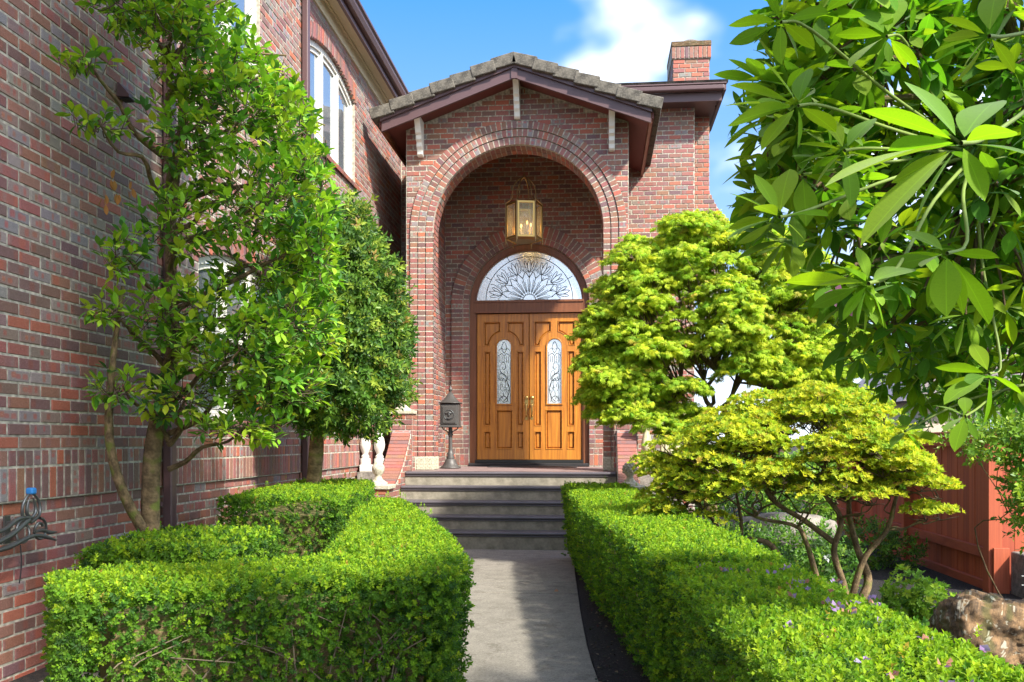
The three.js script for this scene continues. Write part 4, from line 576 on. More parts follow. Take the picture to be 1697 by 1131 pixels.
{
  let g = new THREE.IcosahedronGeometry(1, 28); g.deleteAttribute('normal'); g.deleteAttribute('uv'); g = mergeVertices(g, 1e-4);
  const p = g.attributes.position, uv = new Float32Array(p.count * 2); g.setAttribute('uv', new THREE.BufferAttribute(uv, 2));
  for (let i = 0; i < p.count; i++) {
    const v = V(p.getX(i), p.getY(i), p.getZ(i)), w = Math.pow(Math.abs(v.x) ** 4 + Math.abs(v.y) ** 4 + Math.abs(v.z) ** 4, -0.25), q = V(v.x * w * 0.42, v.y * w * 0.205, v.z * w * 0.27);
    const d = 0.16 * fbm(q.x * 3.1 + 3, q.y * 3.1, q.z * 3.1, 2) - 0.09 * Math.abs(fbm(q.x * 6 + 9, q.y * 6 + 2, q.z * 6, 3)) + 0.035 * fbm(q.x * 21, q.y * 21, q.z * 21, 3); q.addScaledVector(v, d);
    p.setXYZ(i, q.x, q.y, q.z); uv[i * 2] = q.x * 1.6 + q.z * 1.1; uv[i * 2 + 1] = q.y * 1.9 + q.z * 1.2;
  }
  g.computeVertexNormals(); g.rotateZ(-0.12); g.rotateY(0.2);
  const m = part(scene, 'boulder', g, M.rock); m.position.set(2.46, 0.24, -5.62); meta(m, 'large mossy brown boulder with pale lichen, at the edge of the hedge', 'rock');
  const s = new THREE.IcosahedronGeometry(1, 8), sp = s.attributes.position; for (let i = 0; i < sp.count; i++) { const v = V(sp.getX(i), sp.getY(i), sp.getZ(i)), n = 1 + 0.3 * fbm(v.x * 1.4 + 9, v.y * 1.4, v.z * 1.4, 3); sp.setXYZ(i, v.x * 0.62 * n, v.y * 0.22 * n, v.z * 0.3 * n); s.attributes.uv.setXY(i, v.x * 0.3, v.z * 0.3 + v.y * 0.2); } s.computeVertexNormals();
  const b = part(scene, 'boulder_001', s, M.stucco); b.position.set(2.2, 0.35, -10.6); meta(b, 'pale grey garden rock half hidden behind the azalea', 'rock');
}
{
  const n = thing('neighbour_house', 'beige neighbouring house with a mauve grey roof beyond the fence', 'house', V(12.6, 0, -27));
  M.beige = std({ map: stoneMap(23, [196, 178, 156], [214, 198, 176]), roughness: 0.9 }); M.mauve = std({ map: pixelTex(256, 256, (u, v) => { const row = (v * 24) % 1, s = 150 + 22 * tile(u, v, 40, 7) + (row < 0.12 ? -28 : 0) + (GR() - 0.5) * 20; return [s + 4, s - 8, s - 6]; }, true, 0.25), roughness: 0.95 });
  part(n, 'wall', box(9, 2.6, 7, 0, 1.3, 0), M.beige);
  const rf = extrude(shapeOf([[-5, 2.4], [5, 2.4], [3, 4.1], [-3, 4.1]]), 7.8, {}).translate(0, 0, -3.9); part(n, 'roof', rf, M.mauve);
  for (const x of [-2.5, 0.8]) { const w = part(n, 'window', box(1.3, 1.2, 0.06, x, 1.5, 3.51), M.white); part(w, 'pane', box(1.1, 1.0, 0.02, x, 1.5, 3.55), M.windowGlass); }
}

// ================================================================ plants
// ---- leaves: every leaf points along +y, its upper face towards +z
function leafGeo(L, W, { curl = 0.15, fold = 0.2, n = 3, wide = 0.45, stalk = 0.06 } = {}) {
  const pos = [0, L * stalk, 0], uv = [0.5, 0], idx = [];
  for (let i = 1; i < n; i++) {
    const t = i / n, w = W / 2 * Math.pow(Math.sin(PI * Math.pow(t, Math.log(0.5) / Math.log(wide))), 0.85), y = L * (stalk + t * (1 - stalk)), z = -curl * L * t * t;
    pos.push(-w, y, z + fold * w, 0, y, z, w, y, z + fold * w); uv.push(0.5 - w / W, t, 0.5, t, 0.5 + w / W, t);
  }
  pos.push(0, L, -curl * L); uv.push(0.5, 1); const e = pos.length / 3 - 1;
  idx.push(0, 2, 1, 0, 3, 2); for (let i = 0; i < n - 2; i++) { const a = 1 + i * 3, b = a + 3; idx.push(a, a + 1, b, a + 1, b + 1, b, a + 1, a + 2, b + 1, a + 2, b + 2, b + 1); } idx.push(e - 3, e - 2, e, e - 2, e - 1, e);
  const g = new THREE.BufferGeometry(); g.setAttribute('position', new THREE.Float32BufferAttribute(pos, 3)); g.setAttribute('uv', new THREE.Float32BufferAttribute(uv, 2)); g.setIndex(idx); g.computeVertexNormals(); return g;
}
function aim(dir, roll = 0) { const y = dir.clone().normalize(), h = Math.abs(y.y) > 0.95 ? V(1, 0, 0) : V(0, 1, 0), x = y.clone().cross(h).normalize(), z = x.clone().cross(y).normalize(); const m = new THREE.Matrix4().makeBasis(x, y, z); return roll ? m.multiply(new THREE.Matrix4().makeRotationY(roll)) : m; }
// a spray of leaves on a short twig that points along +y
function spray(leaf, { n = 8, len = 0.05, open = 0.9, jitter = 0.35, seed = 1, turn = 2.4, tipOnly = false, lift = 0 }) {
  const r = rng(seed), l = [];
  for (let i = 0; i < n; i++) { const t = tipOnly ? 0.7 + 0.3 * i / n : (i + 0.5) / n, az = i * turn + (r() - 0.5) * jitter, op = open * lerp(1.15, 0.55, tipOnly ? r() : t) + (r() - 0.5) * jitter, d = V(Math.sin(op) * Math.cos(az), Math.cos(op) + lift, Math.sin(op) * Math.sin(az)), s = 0.75 + r() * 0.4, m = aim(d, (r() - 0.5) * 0.8); m.scale(V(s, s, s)); m.setPosition(0, len * t, 0); l.push(leaf.clone().applyMatrix4(m)); }
  return mergeGeometries(l, false);
}
// palette of linear colours with a little spread
const pal = (list) => (r) => { let t = r() * list.reduce((s, c) => s + c[3], 0); for (const c of list) { t -= c[3]; if (t <= 0) { const k = 0.82 + r() * 0.36; return lin(c[0] * k * (0.9 + r() * 0.2), c[1] * k, c[2] * k); } } return lin(...list[0].slice(0, 3)); };
function scatter(parent, name, geo, mat, items) {
  if (!items.length) return null;
  const m = new THREE.InstancedMesh(geo, mat, items.length); m.name = name; m.userData.kind = 'stuff'; m.castShadow = m.receiveShadow = true;
  items.forEach((it, i) => { m.setMatrixAt(i, it.m); m.setColorAt(i, it.c); }); parent.add(m); return m;
}
const put = (p, dir, roll, s) => { const m = aim(dir, roll); m.scale(V(s, s, s)); m.setPosition(p.x, p.y, p.z); return m; };
const rdir = (r) => { const z = r() * 2 - 1, a = r() * 2 * PI, q = Math.sqrt(1 - z * z); return V(q * Math.cos(a), z, q * Math.sin(a)); };

// ---- clipped hedges
const boxLeaf = leafGeo(0.022, 0.0135, { n: 2, curl: 0.1, fold: 0.3 });
const boxSprays = [1, 2, 3].map((s) => spray(boxLeaf, { n: 13, len: 0.045, open: 1.0, seed: s * 7, jitter: 0.7 }));
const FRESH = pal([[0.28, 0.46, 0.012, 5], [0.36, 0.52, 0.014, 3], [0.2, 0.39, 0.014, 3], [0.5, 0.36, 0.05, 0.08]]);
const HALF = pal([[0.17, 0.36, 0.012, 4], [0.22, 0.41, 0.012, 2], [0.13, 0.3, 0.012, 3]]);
const MATURE_SHADED = pal([[0.10, 0.24, 0.014, 5], [0.16, 0.31, 0.014, 3], [0.05, 0.14, 0.018, 2.5]]);  // older leaves of the faces, darkened too so the faces look shaded
// sections: [X, Z, half width, top] along the run; the section turns with the run
function hedgeRun(items, twigs, secs, { seed, dens = 900, freshTop = 0.92, freshSide = 0.3, leafScale = 0.84, bottom = 0.05, ends = [true, true], wob = 0.03 }) {
  const r = rng(seed), pts = secs.map(([X, Z]) => V(X, 0, -Z)), c = new THREE.CatmullRomCurve3(pts, false, 'centripetal'), L = c.getLength();
  const at = (t) => { const q = t * (secs.length - 1), i = Math.min(secs.length - 2, Math.floor(q)), f = q - i, p = c.getPoint(t), tn = c.getTangent(t); return { p, side: V(-tn.z, 0, tn.x).normalize(), tn, hw: lerp(secs[i][2], secs[i + 1][2], f), top: lerp(secs[i][3], secs[i + 1][3], f) }; };
  const bump = (p) => wob * fbm(p.x * 3.2, p.y * 3.2, p.z * 3.2, 3) * 1.6;
  const add = (p, n, fresh, deep) => { const d = n.clone().multiplyScalar(1).add(V(0, 0.45, 0)).addScaledVector(rdir(r), 0.75), q = p.clone().addScaledVector(n, bump(p) - deep - 0.025); items[(r() * 3) | 0].push({ m: put(q, d, r() * 6.28, (0.8 + r() * 0.5) * leafScale), c: (r() < fresh ? (n.y > 0.5 || r() < 0.35 ? FRESH : HALF) : MATURE_SHADED)(r) }); };
  const hAvg = secs.reduce((s, q) => s + q[3], 0) / secs.length, wAvg = 2 * secs.reduce((s, q) => s + q[2], 0) / secs.length;
  const nTop = L * wAvg * dens * 1.25 | 0, nSide = L * hAvg * dens | 0, rc = 0.07;
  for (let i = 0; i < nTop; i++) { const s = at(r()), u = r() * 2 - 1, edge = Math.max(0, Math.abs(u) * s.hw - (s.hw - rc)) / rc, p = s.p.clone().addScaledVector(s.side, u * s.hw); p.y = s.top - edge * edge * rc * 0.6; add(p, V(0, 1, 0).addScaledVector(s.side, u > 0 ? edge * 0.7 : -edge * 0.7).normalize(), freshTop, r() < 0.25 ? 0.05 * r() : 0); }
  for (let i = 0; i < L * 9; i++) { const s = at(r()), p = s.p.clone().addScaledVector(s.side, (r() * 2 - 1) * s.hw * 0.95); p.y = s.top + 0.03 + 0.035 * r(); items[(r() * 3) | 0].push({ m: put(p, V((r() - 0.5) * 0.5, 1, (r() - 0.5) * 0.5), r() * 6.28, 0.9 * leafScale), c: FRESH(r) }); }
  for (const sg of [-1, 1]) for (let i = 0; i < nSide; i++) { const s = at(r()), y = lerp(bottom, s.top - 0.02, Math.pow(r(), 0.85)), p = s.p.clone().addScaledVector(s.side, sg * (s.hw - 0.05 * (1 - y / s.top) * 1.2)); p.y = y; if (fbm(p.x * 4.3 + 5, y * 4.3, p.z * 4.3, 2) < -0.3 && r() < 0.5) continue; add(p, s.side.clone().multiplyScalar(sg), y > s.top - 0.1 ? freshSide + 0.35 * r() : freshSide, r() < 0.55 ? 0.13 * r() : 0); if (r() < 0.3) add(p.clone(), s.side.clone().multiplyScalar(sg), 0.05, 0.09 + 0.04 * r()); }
  for (const [e, t] of [[ends[0], 0], [ends[1], 1]]) if (e) { const s = at(t), n = s.tn.clone().multiplyScalar(t ? 1 : -1); for (let i = 0; i < wAvg * hAvg * dens * 1.1; i++) { const p = s.p.clone().addScaledVector(s.side, (r() * 2 - 1) * s.hw); p.y = lerp(bottom, s.top, Math.pow(r(), 0.85)); add(p, n, p.y > s.top - 0.1 ? freshSide + 0.35 : freshSide, r() < 0.5 ? 0.1 * r() : 0); } }
  // bare stems showing through the faces
  for (let i = 0; i < L * 26; i++) { const s = at(0.1 + 0.8 * r()), sg = r() < 0.5 ? -1 : 1, p = s.p.clone().addScaledVector(s.side, sg * (s.hw - 0.13)), a = p.clone().addScaledVector(s.tn, (r() - 0.5) * 0.12), b = p.clone().addScaledVector(s.side, sg * 0.06).addScaledVector(s.tn, (r() - 0.5) * 0.4), e = p.clone().addScaledVector(s.side, sg * (0.08 + 0.04 * r())).addScaledVector(s.tn, (r() - 0.5) * 0.45); a.y = 0; b.y = s.top * (0.35 + r() * 0.2); e.y = s.top * (0.6 + r() * 0.35); twigs.push(tube([a, b, e], [0.008, 0.005, 0.002], 5, 3)); }
  // the tangle of stems inside
  const cs = [], N = Math.max(6, Math.round(L * 4)); const cut = 0.17 / L, tt = (x) => lerp(ends[0] ? cut : 0, ends[1] ? 1 - cut : 1, x); for (let i = 0; i < N; i++) { const s0 = at(tt(i / N)), s1 = at(tt((i + 1) / N)), q = (s, k, y) => s.p.clone().addScaledVector(s.side, k * (s.hw - 0.17)).setY(y); const A = [q(s0, -1, 0), q(s0, 1, 0), q(s0, 1, s0.top - 0.16), q(s0, -1, s0.top - 0.16)], B = [q(s1, -1, 0), q(s1, 1, 0), q(s1, 1, s1.top - 0.16), q(s1, -1, s1.top - 0.16)]; const tri = (a, b, c2) => cs.push(a, b, c2); for (let k = 1; k < 4; k++) { const j = (k + 1) % 4; tri(A[k], B[k], B[j]); tri(A[k], B[j], A[j]); } if (i === 0) { tri(A[0], A[1], A[2]); tri(A[0], A[2], A[3]); } if (i === N - 1) { tri(B[0], B[2], B[1]); tri(B[0], B[3], B[2]); } }
  const g = new THREE.BufferGeometry().setFromPoints(cs); g.computeVertexNormals(); g.setAttribute('uv', new THREE.Float32BufferAttribute(cs.flatMap((p) => [p.x + p.z, p.y + p.z * 0.3]), 2)); return fix(g);
}
function hedge(label, runs, group = 'clipped box hedges', opt = {}) {
  const t = thing('box_hedge', label, 'hedge', null, group), items = [[], [], []], twigs = [], cores = [];
  for (const { secs, ...o } of runs) cores.push(hedgeRun(items, twigs, secs, { ...opt, ...o }));
  part(t, 'inner_stems', merge(cores), M.core); part(t, 'bare_twigs', merge(twigs), M.hedgeWood, 'stuff');
  items.forEach((it, i) => scatter(t, 'foliage', boxSprays[i], M.leafSoft, it));
  return t;
}
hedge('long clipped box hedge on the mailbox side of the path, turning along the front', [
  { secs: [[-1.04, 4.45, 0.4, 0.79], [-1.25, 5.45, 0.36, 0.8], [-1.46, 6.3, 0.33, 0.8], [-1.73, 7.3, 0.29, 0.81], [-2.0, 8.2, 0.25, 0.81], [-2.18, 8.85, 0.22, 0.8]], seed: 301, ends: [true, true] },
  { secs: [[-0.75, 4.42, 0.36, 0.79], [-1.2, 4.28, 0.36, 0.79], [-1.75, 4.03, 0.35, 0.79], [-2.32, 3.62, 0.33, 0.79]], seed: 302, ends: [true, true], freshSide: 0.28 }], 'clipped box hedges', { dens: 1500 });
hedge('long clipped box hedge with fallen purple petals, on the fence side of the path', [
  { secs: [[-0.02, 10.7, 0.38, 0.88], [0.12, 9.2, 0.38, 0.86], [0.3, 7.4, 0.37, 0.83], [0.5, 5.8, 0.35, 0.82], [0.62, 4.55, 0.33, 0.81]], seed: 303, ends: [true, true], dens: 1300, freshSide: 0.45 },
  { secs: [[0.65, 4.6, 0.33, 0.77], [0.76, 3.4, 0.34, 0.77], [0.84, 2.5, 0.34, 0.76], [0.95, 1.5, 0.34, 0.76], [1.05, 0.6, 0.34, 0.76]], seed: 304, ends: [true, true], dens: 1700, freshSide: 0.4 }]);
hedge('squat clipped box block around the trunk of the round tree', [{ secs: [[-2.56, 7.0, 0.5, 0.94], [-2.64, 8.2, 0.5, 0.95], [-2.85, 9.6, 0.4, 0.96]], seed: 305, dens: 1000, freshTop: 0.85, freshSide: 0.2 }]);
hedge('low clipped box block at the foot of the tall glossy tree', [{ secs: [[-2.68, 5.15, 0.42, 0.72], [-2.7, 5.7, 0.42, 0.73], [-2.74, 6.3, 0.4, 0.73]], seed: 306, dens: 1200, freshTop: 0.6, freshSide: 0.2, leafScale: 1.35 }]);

// ---- branches
function limb(out, a, b, r0, r1, { sag = 0.0, wander = 0.08, n = 3, seed = 1, sides = 6 }) { const r = rng(seed), pts = [a.clone()]; const d = a.distanceTo(b); for (let i = 1; i < n; i++) { const t = i / n; pts.push(a.clone().lerp(b, t).add(V((r() - 0.5), (r() - 0.5) * 0.7 + sag * Math.sin(PI * t), (r() - 0.5)).multiplyScalar(wander * d * 2))); } pts.push(b.clone()); out.push(tube(pts, [r0, lerp(r0, r1, 0.5), r1], sides, 3)); return pts; }
const inEll = (r, c, e, shell = 0.55) => { const d = rdir(r), q = Math.pow(lerp(shell ** 3, 1, r()), 1 / 3); return { p: V(c.x + d.x * e.x * q, c.y + d.y * e.y * q, c.z + d.z * e.z * q), d: V(d.x / e.x, d.y / e.y, d.z / e.z).normalize() }; };
function singleLeaves(parent, leaf, mats, list, n) { const s = list.map((it) => ({ it, s: seenSize(V(0, 0, 0).applyMatrix4(it.m)) })).sort((a, b) => b.s - a.s), rest = []; s.forEach(({ it }, i) => { if (i < n) { const m = part(parent, 'leaf', leaf, mats[i % mats.length]); it.m.decompose(m.position, m.quaternion, m.scale); } else rest.push(it); }); return rest; }

// ---- tall loose tree with glossy leaves against the side wall
{
  const t = thing('glossy_tree', 'tall loose tree with large glossy bright leaves against the brick wall', 'tree', null), r = rng(401), wood = [], tw = [];
  const base = H(-3.12, 0, 5.95), fork = H(-3.08, 1.35, 5.95);
  const trunk = tube([base, H(-3.1, 0.6, 5.95), fork, H(-2.98, 2.0, 6.02), H(-3.0, 2.9, 6.05), H(-2.93, 3.8, 6.1), H(-2.9, 4.8, 6.15)], [0.075, 0.066, 0.06, 0.048, 0.036, 0.026, 0.012], 9, 4);
  const side = tube([H(-3.1, 0.7, 5.94), H(-3.17, 1.05, 5.72), H(-3.2, 1.4, 5.6), H(-3.15, 1.9, 5.55), H(-3.05, 2.4, 5.5)], [0.04, 0.035, 0.03, 0.022, 0.012], 7, 3);
  part(t, 'trunk', merge([trunk, side]), M.bark);
  const leaf = leafGeo(0.09, 0.037, { n: 4, curl: 0.12, fold: 0.22, wide: 0.5, stalk: 0.1 });
  const clumps = [ // X, Y, Z, rx, ry, rz, sprays
    [-2.75, 4.45, 6.1, 0.55, 0.5, 0.6, 170], [-2.25, 4.2, 6.3, 0.45, 0.5, 0.5, 150], [-2.1, 3.65, 6.3, 0.42, 0.4, 0.45, 130], [-2.55, 3.85, 6.0, 0.42, 0.35, 0.5, 105], [-2.0, 3.15, 6.1, 0.42, 0.35, 0.5, 140], [-2.5, 3.2, 6.1, 0.35, 0.3, 0.45, 70], [-1.85, 2.72, 6.0, 0.38, 0.3, 0.45, 130], [-2.3, 2.65, 6.05, 0.42, 0.32, 0.45, 110], [-2.05, 2.2, 5.9, 0.42, 0.28, 0.45, 130], [-2.6, 2.25, 5.8, 0.4, 0.3, 0.4, 85], [-2.2, 1.8, 5.85, 0.45, 0.24, 0.42, 130], [-2.72, 1.72, 5.75, 0.35, 0.25, 0.35, 75], [-2.35, 1.5, 5.8, 0.35, 0.14, 0.35, 60], [-3.05, 2.6, 5.5, 0.2, 0.22, 0.25, 30], [-3.1, 3.4, 5.3, 0.2, 0.1, 0.22, 16], [-3.05, 1.75, 5.5, 0.2, 0.14, 0.25, 26], [-3.12, 2.25, 5.45, 0.15, 0.12, 0.2, 14], [-3.1, 3.72, 5.15, 0.16, 0.08, 0.2, 12], [-2.9, 4.9, 6.2, 0.6, 0.4, 0.7, 130], [-2.3, 4.8, 6.5, 0.5, 0.4, 0.6, 110], [-2.15, 3.9, 6.9, 0.4, 0.5, 0.4, 90], [-2.05, 2.5, 6.6, 0.4, 0.5, 0.4, 90], [-2.95, 4.25, 5.45, 0.3, 0.25, 0.4, 60], [-2.7, 4.0, 5.6, 0.35, 0.3, 0.35, 60], [-2.35, 3.6, 5.8, 0.4, 0.35, 0.4, 80], [-2.0, 3.4, 6.5, 0.4, 0.4, 0.4, 90], [-2.75, 2.9, 5.7, 0.3, 0.35, 0.3, 70], [-2.7, 3.5, 5.7, 0.3, 0.35, 0.3, 70], [-2.8, 2.2, 5.65, 0.3, 0.3, 0.3, 60], [-2.75, 4.4, 5.6, 0.45, 0.35, 0.4, 90], [-2.2, 3.0, 5.7, 0.35, 0.35, 0.3, 80], [-2.3, 2.0, 5.6, 0.4, 0.3, 0.3, 80]];
  const list = [], COL = pal([[0.21, 0.45, 0.016, 4], [0.33, 0.54, 0.02, 4], [0.11, 0.29, 0.02, 3], [0.06, 0.18, 0.03, 1.2], [0.44, 0.57, 0.025, 1.6]]);
  clumps.forEach(([X, Y, Z, rx, ry, rz, n], ci) => {
    const c = H(X, Y, Z), hub = H(-3.0, clamp(Y - 0.35, 1.2, 4.3), 6.02);
    limb(wood, hub, c, 0.022, 0.007, { seed: 410 + ci, sag: 0.12, n: 4 });
    for (let i = 0; i < n * 0.92; i++) {
      const e = inEll(r, c, V(rx, ry, rz), 0.3), d = e.d.clone().add(V(0.45, 0.55, 0.1)).addScaledVector(rdir(r), 0.55).normalize(); if (e.p.x < -3.34) e.p.x = -3.34 + 0.15 * r(); const dz = -e.p.z, v = (e.p.y - 1.4) / dz, far = (v < 0.28 ? -0.287 : v < 0.4 ? lerp(-0.287, -0.322, (v - 0.28) / 0.12) : lerp(-0.322, -0.41, (v - 0.4) / 0.1)) * dz; if (e.p.x > far - 0.1 + 0.09 * r()) continue;
      const root = e.p.clone().addScaledVector(d, -0.11); if (i % 3 === 0) tw.push(tube([c.clone().lerp(root, 0.35 + 0.4 * r()), root.clone().lerp(c, 0.2).add(V(0, -0.02, 0)), e.p], [0.005, 0.004, 0.0025], 4, 2)); else tw.push(tube([root, e.p], [0.003, 0.002], 4, 1));
      const k = 5 + (r() * 3 | 0), col = COL(r), M0 = aim(d, r() * 6);
      for (let q = 0; q < k; q++) { const op = 0.55 + 0.6 * r(), az = q * 2.4 + r() * 0.6, ld = V(Math.sin(op) * Math.cos(az), Math.cos(op), Math.sin(op) * Math.sin(az)).transformDirection(M0).add(V(0, 0.12, 0)), s = 0.7 + r() * 0.5; list.push({ m: put(e.p.clone().addScaledVector(d, -0.035 * r() * 2), ld, (r() - 0.5) * 0.9, s), c: col.clone().multiplyScalar(0.85 + 0.3 * r()) }); }
    }
  });
  part(t, 'branches', merge(wood), M.bark); part(t, 'twigs', merge(tw), M.twig, 'stuff');
  const mats = [[0.2, 0.42, 0.012], [0.34, 0.5, 0.016], [0.1, 0.26, 0.02]].map((c) => { const m = M.leaf.clone(); m.color = lin(...c); return m; });
  const rest = singleLeaves(t, leaf, mats, list, 300);
  scatter(t, 'foliage', leaf, M.leaf, rest);
  // a few dead brown leaves hanging on
  const dead = []; for (const [X, Y, Z] of [[-3.18, 3.12, 5.6], [-3.15, 3.0, 5.62], [-3.1, 3.08, 5.68], [-3.2, 2.95, 5.55]]) for (let q = 0; q < 4; q++) dead.push({ m: put(H(X + (r() - 0.5) * 0.05, Y + r() * 0.08, Z), V((r() - 0.5) * 0.6, -1, (r() - 0.5) * 0.6), r() * 6, 0.85), c: lin(0.36 + r() * 0.1, 0.2, 0.05) });
  scatter(t, 'dead_leaves', leaf, M.leafSoft, dead);
}
// ---- round dense tree in front of the porch corner
{
  const t = thing('round_tree', 'dense rounded small leaved tree beside the porch arch', 'tree', null), r = rng(501), wood = [];
  part(t, 'trunk', merge([tube([H(-2.86, 0, 8.78), H(-2.87, 0.7, 8.78), H(-2.83, 1.3, 8.8), H(-2.8, 2.0, 8.8), H(-2.7, 3.0, 8.85)], [0.085, 0.075, 0.075, 0.05, 0.02], 9, 4), tube([H(-2.84, 1.25, 8.79), H(-2.74, 1.5, 8.75), H(-2.5, 1.62, 8.72), H(-2.3, 1.75, 8.7)], [0.045, 0.04, 0.03, 0.02], 7, 3)]), M.bark);
  const leaf = leafGeo(0.062, 0.023, { n: 3, curl: 0.2, fold: 0.25, wide: 0.45 }), sp = [1, 2].map((q) => spray(leaf, { n: 9, len: 0.09, open: 0.95, seed: 510 + q, jitter: 0.6 }));
  const items = [[], []], COL = pal([[0.10, 0.22, 0.02, 5], [0.055, 0.14, 0.02, 3], [0.2, 0.33, 0.03, 3], [0.34, 0.44, 0.04, 2], [0.36, 0.26, 0.06, 0.4]]);
  const lobes = [[-2.58, 2.6, 8.75, 0.6, 0.9, 0.58], [-2.7, 3.3, 8.85, 0.42, 0.62, 0.42], [-2.5, 2.02, 8.7, 0.58, 0.5, 0.52], [-2.98, 2.2, 8.7, 0.38, 0.55, 0.4], [-2.28, 2.35, 8.75, 0.34, 0.48, 0.38]];
  for (const [X, Y, Z, a, b, c] of lobes) { const C = H(X, Y, Z); limb(wood, H(-2.82, 1.4, 8.8), C, 0.03, 0.01, { seed: (X * -100) | 0 }); for (let i = 0; i < a * b * 7200; i++) { const e = inEll(r, C, V(a, b, c), 0.72); const n = fbm(e.p.x * 4, e.p.y * 4, e.p.z * 4, 2); if (n < -0.12 && r() < 0.85) continue; e.p.addScaledVector(e.d, n * 0.34 + (r() < 0.05 ? 0.1 * r() : 0)); if (e.p.x < -3.38) continue; items[i & 1].push({ m: put(e.p, e.d.clone().add(V(0.1, -0.1, 0)).addScaledVector(rdir(r), 0.8), r() * 6, 0.8 + r() * 0.5), c: COL(r) }); } }
  part(t, 'branches', merge(wood), M.bark); items.forEach((it, i) => scatter(t, 'foliage', sp[i], M.leaf, it));
}
// ---- yellow green cut leaf maple
const mapleLeaf = (() => { const l = []; for (let i = 0; i < 7; i++) { const a = (i - 3) * 0.42, s = 1 - Math.abs(i - 3) * 0.13, g = leafGeo(0.074 * s, 0.0135, { n: 2, curl: 0.28, fold: 0.1, wide: 0.4, stalk: 0.08 }); g.rotateZ(-a); l.push(g); } return mergeGeometries(l, false); })();
const mapleSprays = [1, 2, 3].map((q) => { const r = rng(600 + q), l = []; for (let i = 0; i < 6; i++) { const m = put(V((r() - 0.5) * 0.1, (r() - 0.5) * 0.03, (r() - 0.5) * 0.1), V(Math.cos(i * 1.1 + q), -0.35 - r() * 0.5, Math.sin(i * 1.1 + q)), (r() - 0.5) * 0.8, 0.8 + r() * 0.4); l.push(mapleLeaf.clone().applyMatrix4(m)); } return mergeGeometries(l, false); });
function mapleTree(t, { base, fork, plates, seed, cols, trunkR = 0.085, scale = 1 }) {
  const r = rng(seed), wood = [], tw = [], items = [[], [], []];
  part(t, 'trunk', tube([base, base.clone().lerp(fork, 0.5).add(V(0.05, 0, 0.03)), fork], [trunkR, trunkR * 0.85, trunkR * 0.75], 9, 4), M.bark);
  const hubs = []; for (let i = 0; i < 7; i++) { const a = i / 7 * 2 * PI + 0.4, h = fork.clone().add(V(Math.cos(a) * 0.45, 0.45 + 0.35 * r(), Math.sin(a) * 0.4)); hubs.push(h); limb(wood, fork, h, trunkR * 0.42, trunkR * 0.22, { seed: seed + i, wander: 0.14, n: 3, sides: 7 }); }
  plates.forEach(([X, Y, Z, rx, ry, rz], pi) => {
    const c = H(X, Y, Z); let hub = hubs[0], bd = 1e9; for (const h of hubs) { const d = h.distanceTo(c) + (h.y > c.y ? (h.y - c.y) * 2 : 0); if (d < bd) { bd = d; hub = h; } }
    const low = c.clone().add(V(0, -ry * 0.7, 0)); limb(wood, hub, low, trunkR * 0.13, 0.004, { seed: seed + 50 + pi, wander: 0.12, n: 4, sag: 0.15 });
    for (let k = 0; k < 4; k++) { const a = r() * 6.28, q = Math.sqrt(r()), e = c.clone().add(V(Math.cos(a) * rx * q, ry * (0.35 - 0.8 * q * q), Math.sin(a) * rz * q)); limb(tw, low, e, 0.007, 0.0025, { seed: seed + pi * 31 + k, wander: 0.1, n: 3, sag: 0.1, sides: 4 }); }
    const n = rx * rz * 1250 * scale | 0;
    for (let i = 0; i < n; i++) { const a = r() * 6.28, q = Math.sqrt(r()), out = V(Math.cos(a), 0, Math.sin(a)), p = c.clone().add(V(out.x * rx * q, ry * (0.8 - 1.7 * q * q) - ry * 0.5 * r() * r() * 1.4, out.z * rz * q)); p.y += 0.09 * fbm(p.x * 4, p.y * 4, p.z * 4, 2); p.addScaledVector(out, (r() - 0.4) * 0.09); items[i % 3].push({ m: put(p, V(0, 1, 0).addScaledVector(out, 0.5 * q).addScaledVector(rdir(r), 0.4), r() * 6.28, 0.58 + r() * 0.42), c: cols(r) }); }
  });
  part(t, 'branches', merge(wood), M.bark); part(t, 'twigs', merge(tw), M.twig, 'stuff'); items.forEach((it, i) => scatter(t, 'foliage', mapleSprays[i], M.leafSoft, it));
}
